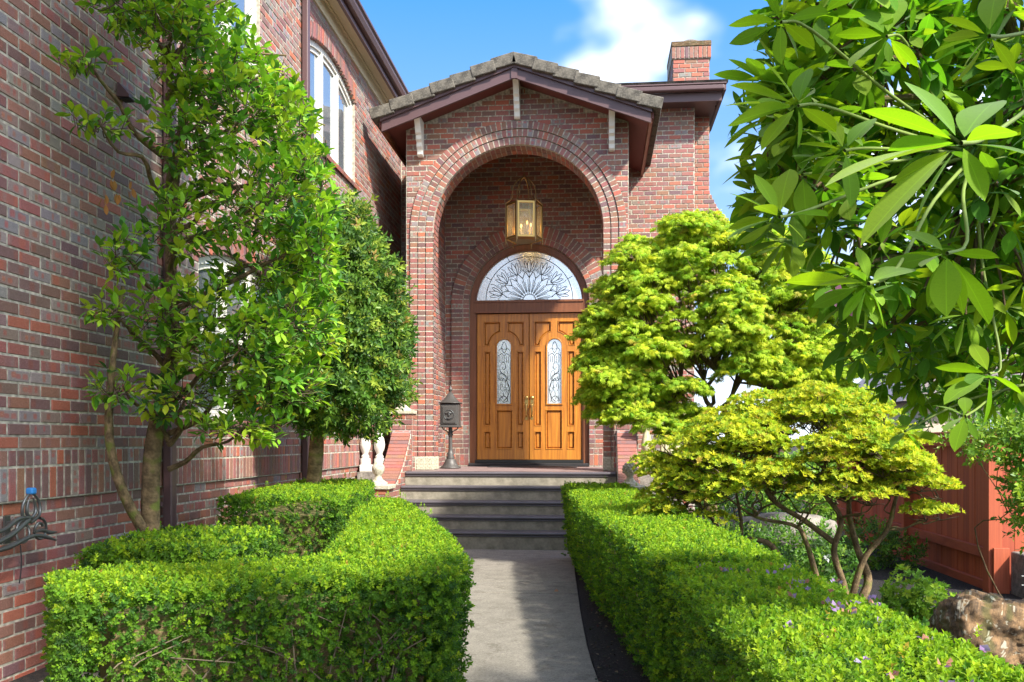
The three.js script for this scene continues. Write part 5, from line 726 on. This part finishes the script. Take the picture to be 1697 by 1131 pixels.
{
  const t = thing('maple_tree', 'broad yellow green cut leaf maple spreading in layers before the porch corner', 'tree', null);
  mapleTree(t, { base: H(1.25, -0.05, 10.1), fork: H(1.15, 1.35, 10.05), seed: 620, cols: pal([[0.46, 0.59, 0.03, 5], [0.56, 0.64, 0.03, 3], [0.36, 0.53, 0.028, 3], [0.25, 0.45, 0.022, 1.2], [0.52, 0.46, 0.06, 0.2]]), plates: (() => { const q = rng(631), out = []; // many small drooping layers filling a dome
    for (let k = 0; k < 900 && out.length < 175; k++) { const a = q() * 2 * PI, el = Math.asin(q() * 1.45 - 0.45), sh = 0.72 + 0.28 * q(), X = 1.28 + Math.cos(a) * Math.cos(el) * 1.52 * sh, Z = 9.95 + Math.sin(a) * Math.cos(el) * 0.85 * sh, Y = 2.5 + Math.sin(el) * 1.42 * sh + (Math.abs(X - 1.24) > 1.0 ? -0.15 : 0); if (Z > 10.15 && q() < 0.55) continue; if (Y < 2.15 && X > 0.9 && X < 1.75) continue; if (fbm(X * 1.9, Y * 2.3, Z * 1.9, 2) < -0.17) continue; const s2 = 0.2 + 0.13 * q(); out.push([Math.max(X, 0.02 + 0.1 * q()), Y, Z, s2, 0.07 + 0.06 * q(), s2 * 0.95]); }
    for (let k = 0; k < 34; k++) { const s2 = 0.18 + 0.1 * q(), X = 0.06 + 0.95 * q(); out.push([X, 1.6 + 1.0 * q() - 0.2 * Math.max(0, X - 0.5), 9.3 + 0.55 * q(), s2, 0.06 + 0.05 * q(), s2]); } for (let k = 0; k < 16; k++) { const s2 = 0.18 + 0.1 * q(); out.push([2.1 + 0.75 * q(), 1.65 + 0.8 * q(), 9.45 + 0.5 * q(), s2, 0.06 + 0.05 * q(), s2]); }
    return [...out, [0.3, 1.75, 9.35, 0.28, 0.1, 0.26], [0.62, 1.62, 9.3, 0.28, 0.09, 0.26], [0.95, 1.6, 9.4, 0.26, 0.08, 0.25], [0.1, 1.95, 9.5, 0.26, 0.1, 0.25], [2.75, 1.7, 9.7, 0.28, 0.1, 0.26]]; })() });
}
// ---- azalea with bare twisting stems
const azLeaf = leafGeo(0.034, 0.014, { n: 2, curl: 0.1, fold: 0.25, wide: 0.58 }), azSpray = [1, 2].map((q) => spray(azLeaf, { n: 8, len: 0.02, open: 1.05, seed: 700 + q, jitter: 0.5, tipOnly: true }));
function azalea(t, { seed, stems, pads, cols, dens = 900 }) {
  const r = rng(seed), wood = [], tw = [], items = [[], []], joints = [];
  stems.forEach((s, i) => { const pts = s.p.map((q) => H(...q)); wood.push(tube(pts, s.r.map((q) => q * 0.68), 8, 5)); pts.slice(1).forEach((p) => joints.push(p)); });
  pads.forEach(([X, Y, Z, rx, ry, rz], pi) => {
    const c = H(X, Y, Z), low = c.clone().add(V(0, -ry * 0.9, 0)); let j = joints[0], bd = 1e9; for (const q of joints) { const d = q.distanceTo(low) + Math.max(0, q.y - low.y) * 3; if (d < bd) { bd = d; j = q; } }
    limb(wood, j, low, 0.009, 0.004, { seed: seed + pi, wander: 0.16, n: 4 });
    for (let k = 0; k < 4; k++) { const e = inEll(r, c, V(rx, ry, rz), 0.5); limb(tw, low, e.p, 0.006, 0.002, { seed: seed + pi * 17 + k, wander: 0.13, n: 3, sides: 4 }); }
    for (let i = 0; i < rx * rz * dens; i++) { const a = r() * 6.28, q = Math.sqrt(r()), p = c.clone().add(V(Math.cos(a) * rx * q, ry * (1 - q * q) * (1 - 1.2 * r() * r()) - 0.25 * ry * q, Math.sin(a) * rz * q)); p.y += 0.06 * fbm(p.x * 6, p.y * 6, p.z * 6, 2); items[i & 1].push({ m: put(p, V(Math.cos(a) * 0.6 * q, 1, Math.sin(a) * 0.6 * q).addScaledVector(rdir(r), 0.5), r() * 6.28, 0.8 + r() * 0.55), c: cols(r) }); }
  });
  part(t, 'stems', merge(wood), M.bark); part(t, 'twigs', merge(tw), M.twig, 'stuff'); items.forEach((it, i) => scatter(t, 'foliage', azSpray[i], M.leafSoft, it));
}
{
  const t = thing('azalea', 'wide yellow leaved azalea with bare twisting stems in front of the fence', 'shrub', null);
  azalea(t, { seed: 710, cols: pal([[0.5, 0.56, 0.02, 5], [0.6, 0.61, 0.024, 3], [0.36, 0.5, 0.02, 3], [0.22, 0.4, 0.02, 1.3], [0.52, 0.38, 0.05, 0.3]]), dens: 3000, stems: [
    { p: [[1.98, 0, 7.15], [1.9, 0.3, 7.15], [1.82, 0.55, 7.1], [1.86, 0.8, 7.05], [1.72, 1.05, 7.1], [1.78, 1.3, 7.1]], r: [0.05, 0.04, 0.036, 0.03, 0.024, 0.012] },
    { p: [[1.95, 0.1, 7.12], [1.7, 0.32, 7.05], [1.45, 0.42, 6.98], [1.3, 0.62, 7.0], [1.02, 0.66, 7.05], [0.8, 0.9, 7.1]], r: [0.05, 0.045, 0.038, 0.032, 0.024, 0.012] },
    { p: [[1.96, 0.15, 7.15], [2.05, 0.5, 7.1], [2.2, 0.72, 7.05], [2.28, 1.0, 7.05], [2.42, 1.2, 7.1]], r: [0.042, 0.036, 0.028, 0.022, 0.01] },
    { p: [[1.84, 0.6, 7.1], [1.6, 0.78, 7.1], [1.35, 0.95, 7.1], [1.28, 1.15, 7.12], [1.38, 1.32, 7.12]], r: [0.034, 0.03, 0.026, 0.02, 0.01] },
    { p: [[1.68, 0.35, 7.06], [1.58, 0.62, 6.95], [1.5, 0.75, 6.9], [1.2, 0.82, 6.95], [0.95, 1.0, 7]], r: [0.034, 0.028, 0.024, 0.018, 0.01] },
    { p: [[2.0, 0.05, 7.2], [2.12, 0.3, 7.25], [2.05, 0.55, 7.3], [2.0, 0.9, 7.35], [2.1, 1.2, 7.35]], r: [0.06, 0.05, 0.04, 0.03, 0.012] },
    { p: [[0.95, 0, 7.3], [0.93, 0.35, 7.3], [0.85, 0.6, 7.28], [0.68, 0.85, 7.25], [0.6, 1.05, 7.25]], r: [0.05, 0.04, 0.03, 0.02, 0.01] },
    { p: [[1.02, 0.05, 7.35], [1.1, 0.4, 7.3], [1.15, 0.7, 7.3], [1.1, 1.0, 7.25]], r: [0.05, 0.035, 0.025, 0.012] }],
    pads: (() => { const q = rng(731), out = []; for (let k = 0; k < 1600 && out.length < 165; k++) { const a = q() * 2 * PI, el = Math.asin(q() * 1.4 - 0.4), sh = 0.68 + 0.32 * q(), X = 1.5 + Math.cos(a) * Math.cos(el) * 1.1 * sh, Z = 7.08 + Math.sin(a) * Math.cos(el) * 0.5 * sh, Y = 1.18 + Math.sin(el) * 0.62 * sh - 0.1 * Math.abs(X - 1.5); if (Y < 0.98 && X > 1.05 && X < 2.2) continue; const s2 = 0.13 + 0.1 * q(); out.push([X, Y, Z, s2, 0.055 + 0.04 * q(), s2]); } return [...out, [0.5, 0.86, 6.95, 0.2, 0.08, 0.2], [0.62, 0.74, 6.9, 0.18, 0.07, 0.18], [0.85, 0.8, 6.85, 0.18, 0.07, 0.18], [2.6, 0.85, 7.1, 0.15, 0.06, 0.16]]; })() });
}
// ---- large leaved rhododendron hanging in from the right
{
  const t = thing('rhododendron', 'rhododendron with long translucent leaves overhanging the fence side hedge', 'shrub', null), r = rng(801), wood = [], list = [];
  const leaf = leafGeo(0.15, 0.052, { n: 8, curl: 0.1, fold: 0.16, wide: 0.55, stalk: 0.1 });
  const vein = canvasTex(128, 512, (g, w, h) => { g.fillStyle = '#e4e4d8'; g.fillRect(0, 0, w, h); const q = rng(5); for (let i = 0; i < 2600; i++) { g.globalAlpha = 0.08; g.fillStyle = q() < 0.5 ? '#fff' : '#9ca890'; g.fillRect(q() * w, q() * h, 2 + q() * 5, 2 + q() * 5); } g.globalAlpha = 0.5; g.strokeStyle = '#fbfff0'; g.lineWidth = 1.2; for (let i = 0; i < 22; i++) { const y = i / 22 * h; g.beginPath(); g.moveTo(w / 2, y); g.quadraticCurveTo(w * 0.25, y + 10, 4, y + 34); g.moveTo(w / 2, y); g.quadraticCurveTo(w * 0.75, y + 10, w - 4, y + 34); g.stroke(); } g.globalAlpha = 0.95; g.lineWidth = 5; g.beginPath(); g.moveTo(w / 2, 0); g.lineTo(w / 2, h); g.stroke(); });
  const mk = (c) => phy({ color: lin(...c), map: vein, roughness: 1, specularIntensity: 0.25, transmission: 0.66, thickness: 0, clearcoat: 0.1, clearcoatRoughness: 0.5 });
  const bright = [mk([0.29, 0.54, 0.008]), mk([0.37, 0.59, 0.009]), mk([0.22, 0.48, 0.008])], deep = [mk([0.2, 0.41, 0.01]), mk([0.14, 0.33, 0.012]), mk([0.3, 0.48, 0.01])];
  const whorls = [[[0.547,1.85,1.408],[[0.414,1.935,1.446],[0.304,1.783,1.285],[0.363,1.698,1.341],[0.48,1.74,1.452],[0.505,2.006,1.505],[0.666,1.999,1.57],[0.568,1.752,1.36],[0.489,1.903,1.554],[0.573,1.831,1.26]]],[[0.448,2.151,2.052],[[0.276,2.169,2.035],[0.256,2.087,1.933],[0.386,2.291,2.096],[0.314,2.256,2.14],[0.348,2.043,1.992],[0.487,2.295,2.156],[0.565,2.139,2.164],[0.457,2.05,2.053]]],[[0.41,2.338,2.048],[[0.275,2.321,1.985],[0.353,2.327,2.093],[0.374,2.428,2.045],[0.433,2.449,2.051],[0.511,2.331,2.158],[0.537,2.423,2.161],[0.394,2.225,1.997]]],[[0.386,1.876,1.946],[[0.258,1.83,1.883],[0.286,1.957,1.986],[0.346,1.998,1.992],[0.424,2.03,2.05],[0.447,1.831,1.951],[0.315,1.888,1.838],[0.518,1.922,2.059]]],[[0.484,1.682,1.654],[[0.37,1.682,1.592],[0.352,1.716,1.741],[0.446,1.624,1.7],[0.483,1.769,1.704],[0.522,1.601,1.657],[0.606,1.746,1.766],[0.399,1.71,1.545]]],[[0.663,1.757,1.771],[[0.617,1.654,1.767],[0.619,1.628,1.666],[0.707,1.637,1.775],[0.805,1.644,1.885],[0.587,1.766,1.864],[0.617,1.839,1.867],[0.766,1.757,1.781]]],[[0.579,2.083,2.165],[[0.466,2.111,2.154],[0.494,1.997,2.157],[0.578,1.928,2.064],[0.692,2.054,2.176],[0.681,2.219,2.275],[0.562,2.219,2.264]]],[[1.049,1.58,2.511],[[0.896,1.612,2.497],[0.882,1.51,2.395],[1.049,1.434,2.511],[1.146,1.531,2.52],[1.043,1.689,2.611]]],[[0.995,1.431,3.008],[[0.913,1.392,2.9],[0.938,1.459,2.902],[1.053,1.373,3.014],[1.12,1.463,3.121],[1.029,1.503,3.112]]],[[1.108,1.475,2.818],[[0.997,1.437,2.707],[1.032,1.375,2.71],[1.162,1.411,2.823],[1.149,1.553,2.923],[1.045,1.525,2.913]]],[[0.71,2.397,2.278],[[0.577,2.412,2.265],[0.579,2.295,2.165],[0.681,2.293,2.275],[0.799,2.323,2.286],[0.774,2.567,2.384],[0.665,2.536,2.374]]],[[0.743,2.171,1.779],[[0.652,2.217,1.77],[0.686,2.113,1.773],[0.8,2.102,1.784],[0.799,2.338,1.885],[0.666,2.192,1.872]]],[[0.503,2.056,2.258],[[0.385,2.041,2.247],[0.422,1.966,2.25],[0.494,1.912,2.157],[0.592,2.041,2.267],[0.526,2.194,2.361]]]];
  const trunkTop = H(1.5, 1.6, 3.2);
  part(t, 'trunk', merge([tube([H(1.75, -0.02, 3.5), H(1.7, 0.7, 3.45), trunkTop, H(1.4, 2.3, 3.0), H(1.2, 2.8, 2.8)], [0.06, 0.05, 0.045, 0.03, 0.012], 8, 4), tube([H(1.72, 0.5, 3.5), H(1.85, 1.2, 3.3), H(1.7, 2.0, 2.7), H(1.4, 2.5, 2.2)], [0.04, 0.035, 0.025, 0.012], 7, 4)]), M.bark);
  let made = 0;
  const blade = (a, b, mats, roll) => { const d = b.clone().sub(a), L = d.length(), m = aim(d, roll); m.scale(V(L / 0.15 * (0.72 + r() * 0.25), L / 0.15 * 0.95, L / 0.15)); m.setPosition(a.x, a.y, a.z); const q = part(t, 'leaf', leaf, mats[(r() * mats.length) | 0]); m.decompose(q.position, q.quaternion, q.scale); made++; };
  const joints = [trunkTop, H(1.4, 2.3, 3.0), H(1.2, 2.75, 2.82), H(1.7, 2.0, 2.7), H(1.42, 2.45, 2.22), H(1.05, 2.2, 2.6)];
  M.stemGreen = std({ color: lin(0.17, 0.24, 0.04), roughness: 0.6 });
  const stems = [];
  whorls.forEach(([c, tips], wi) => {
    const C = H(...c); let j = joints[0], bd = 1e9; for (const q of joints) { const d = q.distanceTo(C); if (d < bd && d > 0.25) { bd = d; j = q; } }
    const pts = [j, j.clone().lerp(C, 0.5).add(V(0.03, 0.03, -0.08)), C.clone().add(V(0.05, 0.02, -0.05)), C]; stems.push(tube(pts, [0.0055, 0.0045, 0.0035, 0.004], 7, 6));
    for (const tp of tips) blade(C, H(...tp), bright, (r() - 0.5) * 0.9);
    for (let k = 0; k < 2; k++) { const d = rdir(r).multiplyScalar(0.13); d.y = -Math.abs(d.y) * 0.6; blade(C.clone().addScaledVector(d, 0.1), C.clone().add(d), deep, r() * 2); }
  });
  // the mass of leaves behind
  const COL = pal([[0.17, 0.43, 0.012, 4], [0.3, 0.56, 0.012, 4], [0.1, 0.29, 0.015, 2], [0.43, 0.64, 0.014, 3]]);
  const blobs = [[0.95, 2.5, 2.9, 0.32, 0.42, 0.35, 60], [0.78, 2.52, 2.6, 0.22, 0.3, 0.25, 26], [1.15, 2.15, 2.8, 0.35, 0.42, 0.4, 75], [1.3, 1.92, 3.4, 0.28, 0.26, 0.35, 55], [1.3, 2.45, 2.6, 0.3, 0.45, 0.35, 55], [1.5, 1.95, 3.1, 0.32, 0.4, 0.35, 60], [0.8, 2.15, 2.85, 0.2, 0.28, 0.25, 26], [1.55, 1.68, 3.7, 0.22, 0.16, 0.3, 34], [1.3, 1.7, 3.75, 0.2, 0.14, 0.25, 24], [1.15, 2.85, 2.9, 0.4, 0.3, 0.4, 40], [1.75, 2.5, 3.0, 0.35, 0.6, 0.5, 50], [0.58, 2.42, 2.5, 0.15, 0.2, 0.18, 20], [0.55, 2.05, 2.45, 0.14, 0.18, 0.18, 18], [0.5, 2.24, 2.45, 0.13, 0.16, 0.15, 14], [0.66, 2.6, 2.5, 0.2, 0.15, 0.2, 16], [0.75, 1.9, 2.6, 0.16, 0.14, 0.2, 16], [0.95, 1.75, 3.0, 0.2, 0.14, 0.2, 18]];
  for (const [X, Y, Z, a, b, c2, n] of blobs) { const C = H(X, Y, Z); limb(wood, joints[1], C, 0.014, 0.006, { seed: (X * 1000 + Y * 77) | 0, wander: 0.14 });
    for (let i = 0; i < n * 1.6; i++) { const e = inEll(r, C, V(a, b, c2), 0.3), d = e.d.clone().add(V(-0.3, 0.15, 0.15)).addScaledVector(rdir(r), 0.5).normalize(), k = 6 + (r() * 3 | 0), M0 = aim(d, r() * 6), col = COL(r), s0 = 0.5 + r() * 0.35; if (i % 2 === 0) wood.push(tube([C.clone().lerp(e.p, 0.4), e.p.clone().lerp(C, 0.15).add(V(0, 0.02, 0)), e.p], [0.005, 0.004, 0.003], 5, 2));
      for (let q = 0; q < k; q++) { const op = 0.7 + 0.75 * r(), az = q * 2.4 + r() * 0.5, ld = V(Math.sin(op) * Math.cos(az), Math.cos(op), Math.sin(op) * Math.sin(az)).transformDirection(M0).add(V(0, -0.12, 0)); list.push({ m: put(e.p, ld, (r() - 0.5), s0 * (0.8 + r() * 0.4)), c: col.clone().multiplyScalar(0.85 + r() * 0.3) }); } } }
  part(t, 'green_shoots', merge(stems), M.stemGreen); part(t, 'branches', merge(wood), M.bark);
  const white = phy({ color: 0xffffff, map: vein, roughness: 1, specularIntensity: 0.25, transmission: 0.6, thickness: 0, clearcoat: 0.12, clearcoatRoughness: 0.5 });
  const rest = singleLeaves(t, leaf, deep, list, 300 - made);
  scatter(t, 'foliage', leaf, white, rest);
  const pl = leafGeo(0.035, 0.024, { n: 2, wide: 0.6 }), fl = []; for (const [X, Y, Z] of [[0.62, 1.78, 2.4], [0.66, 1.76, 2.45]]) for (let q = 0; q < 7; q++) fl.push({ m: put(H(X, Y, Z), rdir(r), r() * 6, 0.7 + 0.5 * r()), c: lin(0.45 + 0.1 * r(), 0.2 + 0.06 * r(), 0.38) });
  scatter(t, 'faded_flowers', pl, M.petal, fl);
}
// ---- smaller shrubs
const roundLeaf = leafGeo(0.036, 0.02, { n: 2, curl: 0.12, fold: 0.3 }), roundSpray = spray(roundLeaf, { n: 10, len: 0.08, open: 0.9, seed: 41, jitter: 0.6 });
function bush(name, label, group, { base, lobes, cols, geo = roundSpray, dens = 2600, seed, mat = M.leaf, size = 1, stemR = 0.014 }) {
  const t = thing(name, label, 'shrub', null, group), r = rng(seed), wood = [], items = [];
  for (const [X, Y, Z, a, b, c] of lobes) { const C = H(X, Y, Z); limb(wood, base.clone().add(V((r() - 0.5) * 0.1, 0, (r() - 0.5) * 0.1)), C, stemR, stemR * 0.4, { seed: seed + ((X * 91) | 0), wander: 0.12, n: 4 }); for (let i = 0; i < (a * b + a * c) * dens; i++) { const e = inEll(r, C, V(a, b, c), 0.5), n = fbm(e.p.x * 5, e.p.y * 5, e.p.z * 5, 2); if (n < -0.15 && r() < 0.8) continue; e.p.addScaledVector(e.d, n * 0.12); items.push({ m: put(e.p, e.d.clone().add(V(0, 0.4, 0)).addScaledVector(rdir(r), 0.7), r() * 6, size * (0.75 + r() * 0.5)), c: cols(r) }); } }
  part(t, 'stems', merge(wood), M.bark); scatter(t, 'foliage', geo, mat, items); return t;
}
const DARK = pal([[0.08, 0.2, 0.02, 4], [0.14, 0.29, 0.02, 3], [0.05, 0.12, 0.02, 1.5], [0.24, 0.38, 0.03, 1.2]]), MID = pal([[0.2, 0.36, 0.02, 4], [0.32, 0.46, 0.03, 2], [0.11, 0.25, 0.02, 3]]);
bush('leafy_shrub', 'open shrub with small glossy leaves in front of the fence end post', null, { stemR: 0.006, base: H(3.0, 0, 6.3), lobes: [[2.5, 1.18, 5.35, 0.16, 0.14, 0.2], [2.38, 1.4, 5.4, 0.2, 0.1, 0.2], [2.45, 1.0, 5.3, 0.12, 0.08, 0.16], [2.6, 1.35, 5.4, 0.25, 0.25, 0.25], [2.75, 1.0, 5.5, 0.25, 0.3, 0.25], [2.08, 1.4, 5.3, 0.12, 0.05, 0.12], [2.8, 1.6, 5.6, 0.3, 0.25, 0.3]], cols: MID, seed: 851, dens: 2300 });
bush('leafy_shrub', 'small bright green shrub low on the soil beside the boulder', null, { base: H(2.2, 0, 6.45), lobes: [[2.17, 0.3, 6.4, 0.2, 0.16, 0.2], [2.05, 0.22, 6.35, 0.14, 0.12, 0.16], [2.32, 0.25, 6.42, 0.15, 0.13, 0.16]], cols: MID, seed: 852, dens: 3800, geo: azSpray[0], mat: M.leafSoft, size: 1.2 });
for (const [i, [X, Z, w, h, lab]] of [[1.2, 8.3, 0.5, 0.42, 'dark green shrub under the maple, next to the hedge'], [1.85, 8.7, 0.42, 0.46, 'dark green shrub with white flowers behind the azalea stems'], [3.05, 10.4, 0.3, 0.34, 'low dark green shrub at the foot of the red fence'], [0.75, 9.3, 0.35, 0.4, 'dark green shrub at the foot of the stair wall']].entries()) {
  const b = bush('garden_shrub', lab, null, { base: H(X, 0, Z), lobes: [[X, h * 0.7, Z, w, h * 0.7, 0.45], [X + 0.3, h * 0.5, Z - 0.2, w * 0.6, h * 0.5, 0.3]], cols: DARK, seed: 860 + i, dens: 1300, size: 1.2 });
  if (i === 1 || i === 0) { const r = rng(870 + i), fl = [], pg = leafGeo(0.045, 0.032, { n: 2, wide: 0.6, curl: 0.2 }); for (let k = 0; k < 9; k++) { const c = H(X + (r() - 0.5) * 0.7, h * (0.5 + r() * 0.7), Z - 0.45 + r() * 0.2); for (let q = 0; q < 6; q++) fl.push({ m: put(c, rdir(r).add(V(0, 0.3, 0.6)), r() * 6, 0.8 + r() * 0.4), c: lin(0.82, 0.82, 0.78) }); } scatter(b, 'white_flowers', pg, M.petal, fl); }
}
// ---- trees and shrubs beyond the garden
const bigLeaf = leafGeo(0.16, 0.1, { n: 2, curl: 0.1, fold: 0.2 }), bigSpray = spray(bigLeaf, { n: 9, len: 0.35, open: 1.0, seed: 61, jitter: 0.7 });
function farTree(label, group, X, Z, h, lobes, cols, seed, dens = 26, size = 1) {
  const t = thing('garden_tree', label, 'tree', null, group), r = rng(seed), wood = [], items = [];
  part(t, 'trunk', tube([H(X, -0.03, Z), H(X + 0.1, h * 0.35, Z), H(X - 0.05, h * 0.65, Z), H(X, h * 0.92, Z)], [h * 0.022, h * 0.018, h * 0.011, h * 0.003], 8, 4), M.bark);
  for (const [x, y, z, a, b, c] of lobes) { const C = H(X + x, y, Z + z); limb(wood, H(X, Math.min(y - b * 0.4, h * 0.85) * 0.8, Z), C, h * 0.007, h * 0.002, { seed: seed + ((x * 37 + y * 11) | 0), n: 4 }); for (let i = 0; i < (a * b + a * c + b * c) * dens; i++) { const e = inEll(r, C, V(a, b, c), 0.3), n = fbm(e.p.x * 1.3, e.p.y * 1.3, e.p.z * 1.3, 2); if (n < -0.05 && r() < 0.8) continue; items.push({ m: put(e.p, e.d.clone().add(V(0, 0.2, 0)).addScaledVector(rdir(r), 0.9), r() * 6, size * (0.7 + r() * 0.5)), c: cols(r) }); } }
  part(t, 'branches', merge(wood), M.bark); scatter(t, 'crown', bigSpray, M.leaf, items); return t;
}
const GREYG = pal([[0.14, 0.2, 0.07, 4], [0.2, 0.26, 0.1, 3], [0.09, 0.15, 0.05, 3]]);
farTree('wispy grey green tree far behind the maple', null, 6.4, 32, 10, [[-0.9, 8.6, 0, 0.8, 0.9, 0.8], [0.2, 7.9, 0, 1.1, 0.9, 0.9], [1.2, 6.9, 0, 1.1, 0.9, 1], [-0.6, 7.0, 0, 0.8, 0.8, 0.8], [0.6, 5.8, 0, 1.2, 0.9, 1]], GREYG, 901, 13, 0.8);
farTree('dark green tree beyond the red fence', null, 8.2, 21, 5.2, [[0, 4, 0, 1.2, 1.0, 1.0], [0.9, 3.2, 0, 1, 0.9, 1], [-0.8, 3, 0, 0.9, 0.8, 0.9], [0, 2.2, 0, 1.2, 0.7, 1]], DARK, 902, 40);
farTree('bushy mid green tree behind the neighbouring house', null, 16.5, 36, 8, [[0, 6, 0, 2.4, 1.8, 2], [-2, 5, 0, 1.8, 1.5, 1.6], [2, 5, 0, 1.8, 1.5, 1.6]], MID, 903, 22, 1.5);
for (const [i, [X, Z, w]] of [[2.6, 17.5, 1.3], [4.4, 18.2, 1.2], [5.9, 17.0, 1.1], [3.6, 15.6, 0.8]].entries()) bush('boundary_shrub', ['rounded shrub behind the house corner', 'broad shrub beyond the maple trunk', 'tall shrub against the far side of the red fence', 'low shrub at the far end of the red fence'][i], null, { base: H(X, -0.03, Z), lobes: [[X, 0.55, Z, w, 0.6, 0.7], [X + 0.5, 0.5, Z + 0.2, w * 0.6, 0.6, 0.6]], cols: i % 2 ? MID : DARK, seed: 920 + i, dens: 240, geo: bigSpray, size: 0.5 });
// the tall slender tree behind the photographer that shades the near end of the side wall
farTree('tall slender leafy tree shading the near end of the side wall', null, 3.1, -0.35, 13.6, [[0, 8.8, 0, 0.8, 1.2, 0.7], [0.05, 10.2, 0, 1.05, 1.4, 0.85], [0, 11.6, -0.1, 1.05, 1.4, 0.85], [0.1, 13, 0, 0.9, 1.3, 0.75], [-0.1, 14, 0, 0.6, 0.9, 0.5]], MID, 931, 75, 1);

// ---- fallen petals on the hedge, a dead leaf on the path, litter on the mulch
{
  const r = rng(951), pg = leafGeo(0.026, 0.02, { n: 2, wide: 0.6, curl: 0.25 }), it = [], bits = [];
  for (let k = 0; k < 46; k++) { const Z = 1.6 + Math.pow(r(), 0.8) * 3.1, f = (Z - 0.6) / 4, X = lerp(1.05, 0.65, clamp(f, 0, 1)) + (r() - 0.35) * 0.5, c = H(X, 0.775 + r() * 0.012, Z); for (let q = 0; q < 4; q++) it.push({ m: put(c.clone().add(V((r() - 0.5) * 0.03, r() * 0.012, (r() - 0.5) * 0.03)), V(r() - 0.5, 0.25, r() - 0.5), r() * 6, 0.7 + r() * 0.6), c: r() < 0.75 ? lin(0.34 + r() * 0.12, 0.22 + r() * 0.1, 0.48) : lin(0.5, 0.24, 0.16) }); }
  meta(scatter(scene, 'fallen_petals', pg, M.petal, it), 'purple petals fallen on top of the fence side hedge', 'petals');
  for (let k = 0; k < 2600; k++) { const Z = 2 + r() * 7, X = r() < 0.6 ? 0.15 + r() * 0.5 - 0.03 * Z : 1.4 + r() * 2.1; bits.push({ m: put(H(X, -0.004, Z), V(r() - 0.5, 0.12, r() - 0.5), r() * 0.5, 0.5 + r() * 0.8), c: r() < 0.9 ? lin(0.03 + r() * 0.06, 0.028 + r() * 0.04, 0.024 + r() * 0.02) : lin(0.26, 0.19, 0.11) }); }
  meta(scatter(scene, 'bark_litter', pg, M.leafSoft, bits), 'dark bark chips and dry leaf scraps on the mulch', 'litter');
  const lf = part(scene, 'fallen_leaf', leafGeo(0.075, 0.04, { n: 4, curl: -0.3, fold: 0.5 }).rotateX(PI / 2), (() => { const m = M.leafSoft.clone(); m.color = lin(0.5, 0.26, 0.14); return m; })()); lf.position.set(-0.38, 0.016, -8.35); meta(lf, 'dry pinkish brown leaf lying on the concrete path', 'leaf');
}
renderer.render(scene, camera);
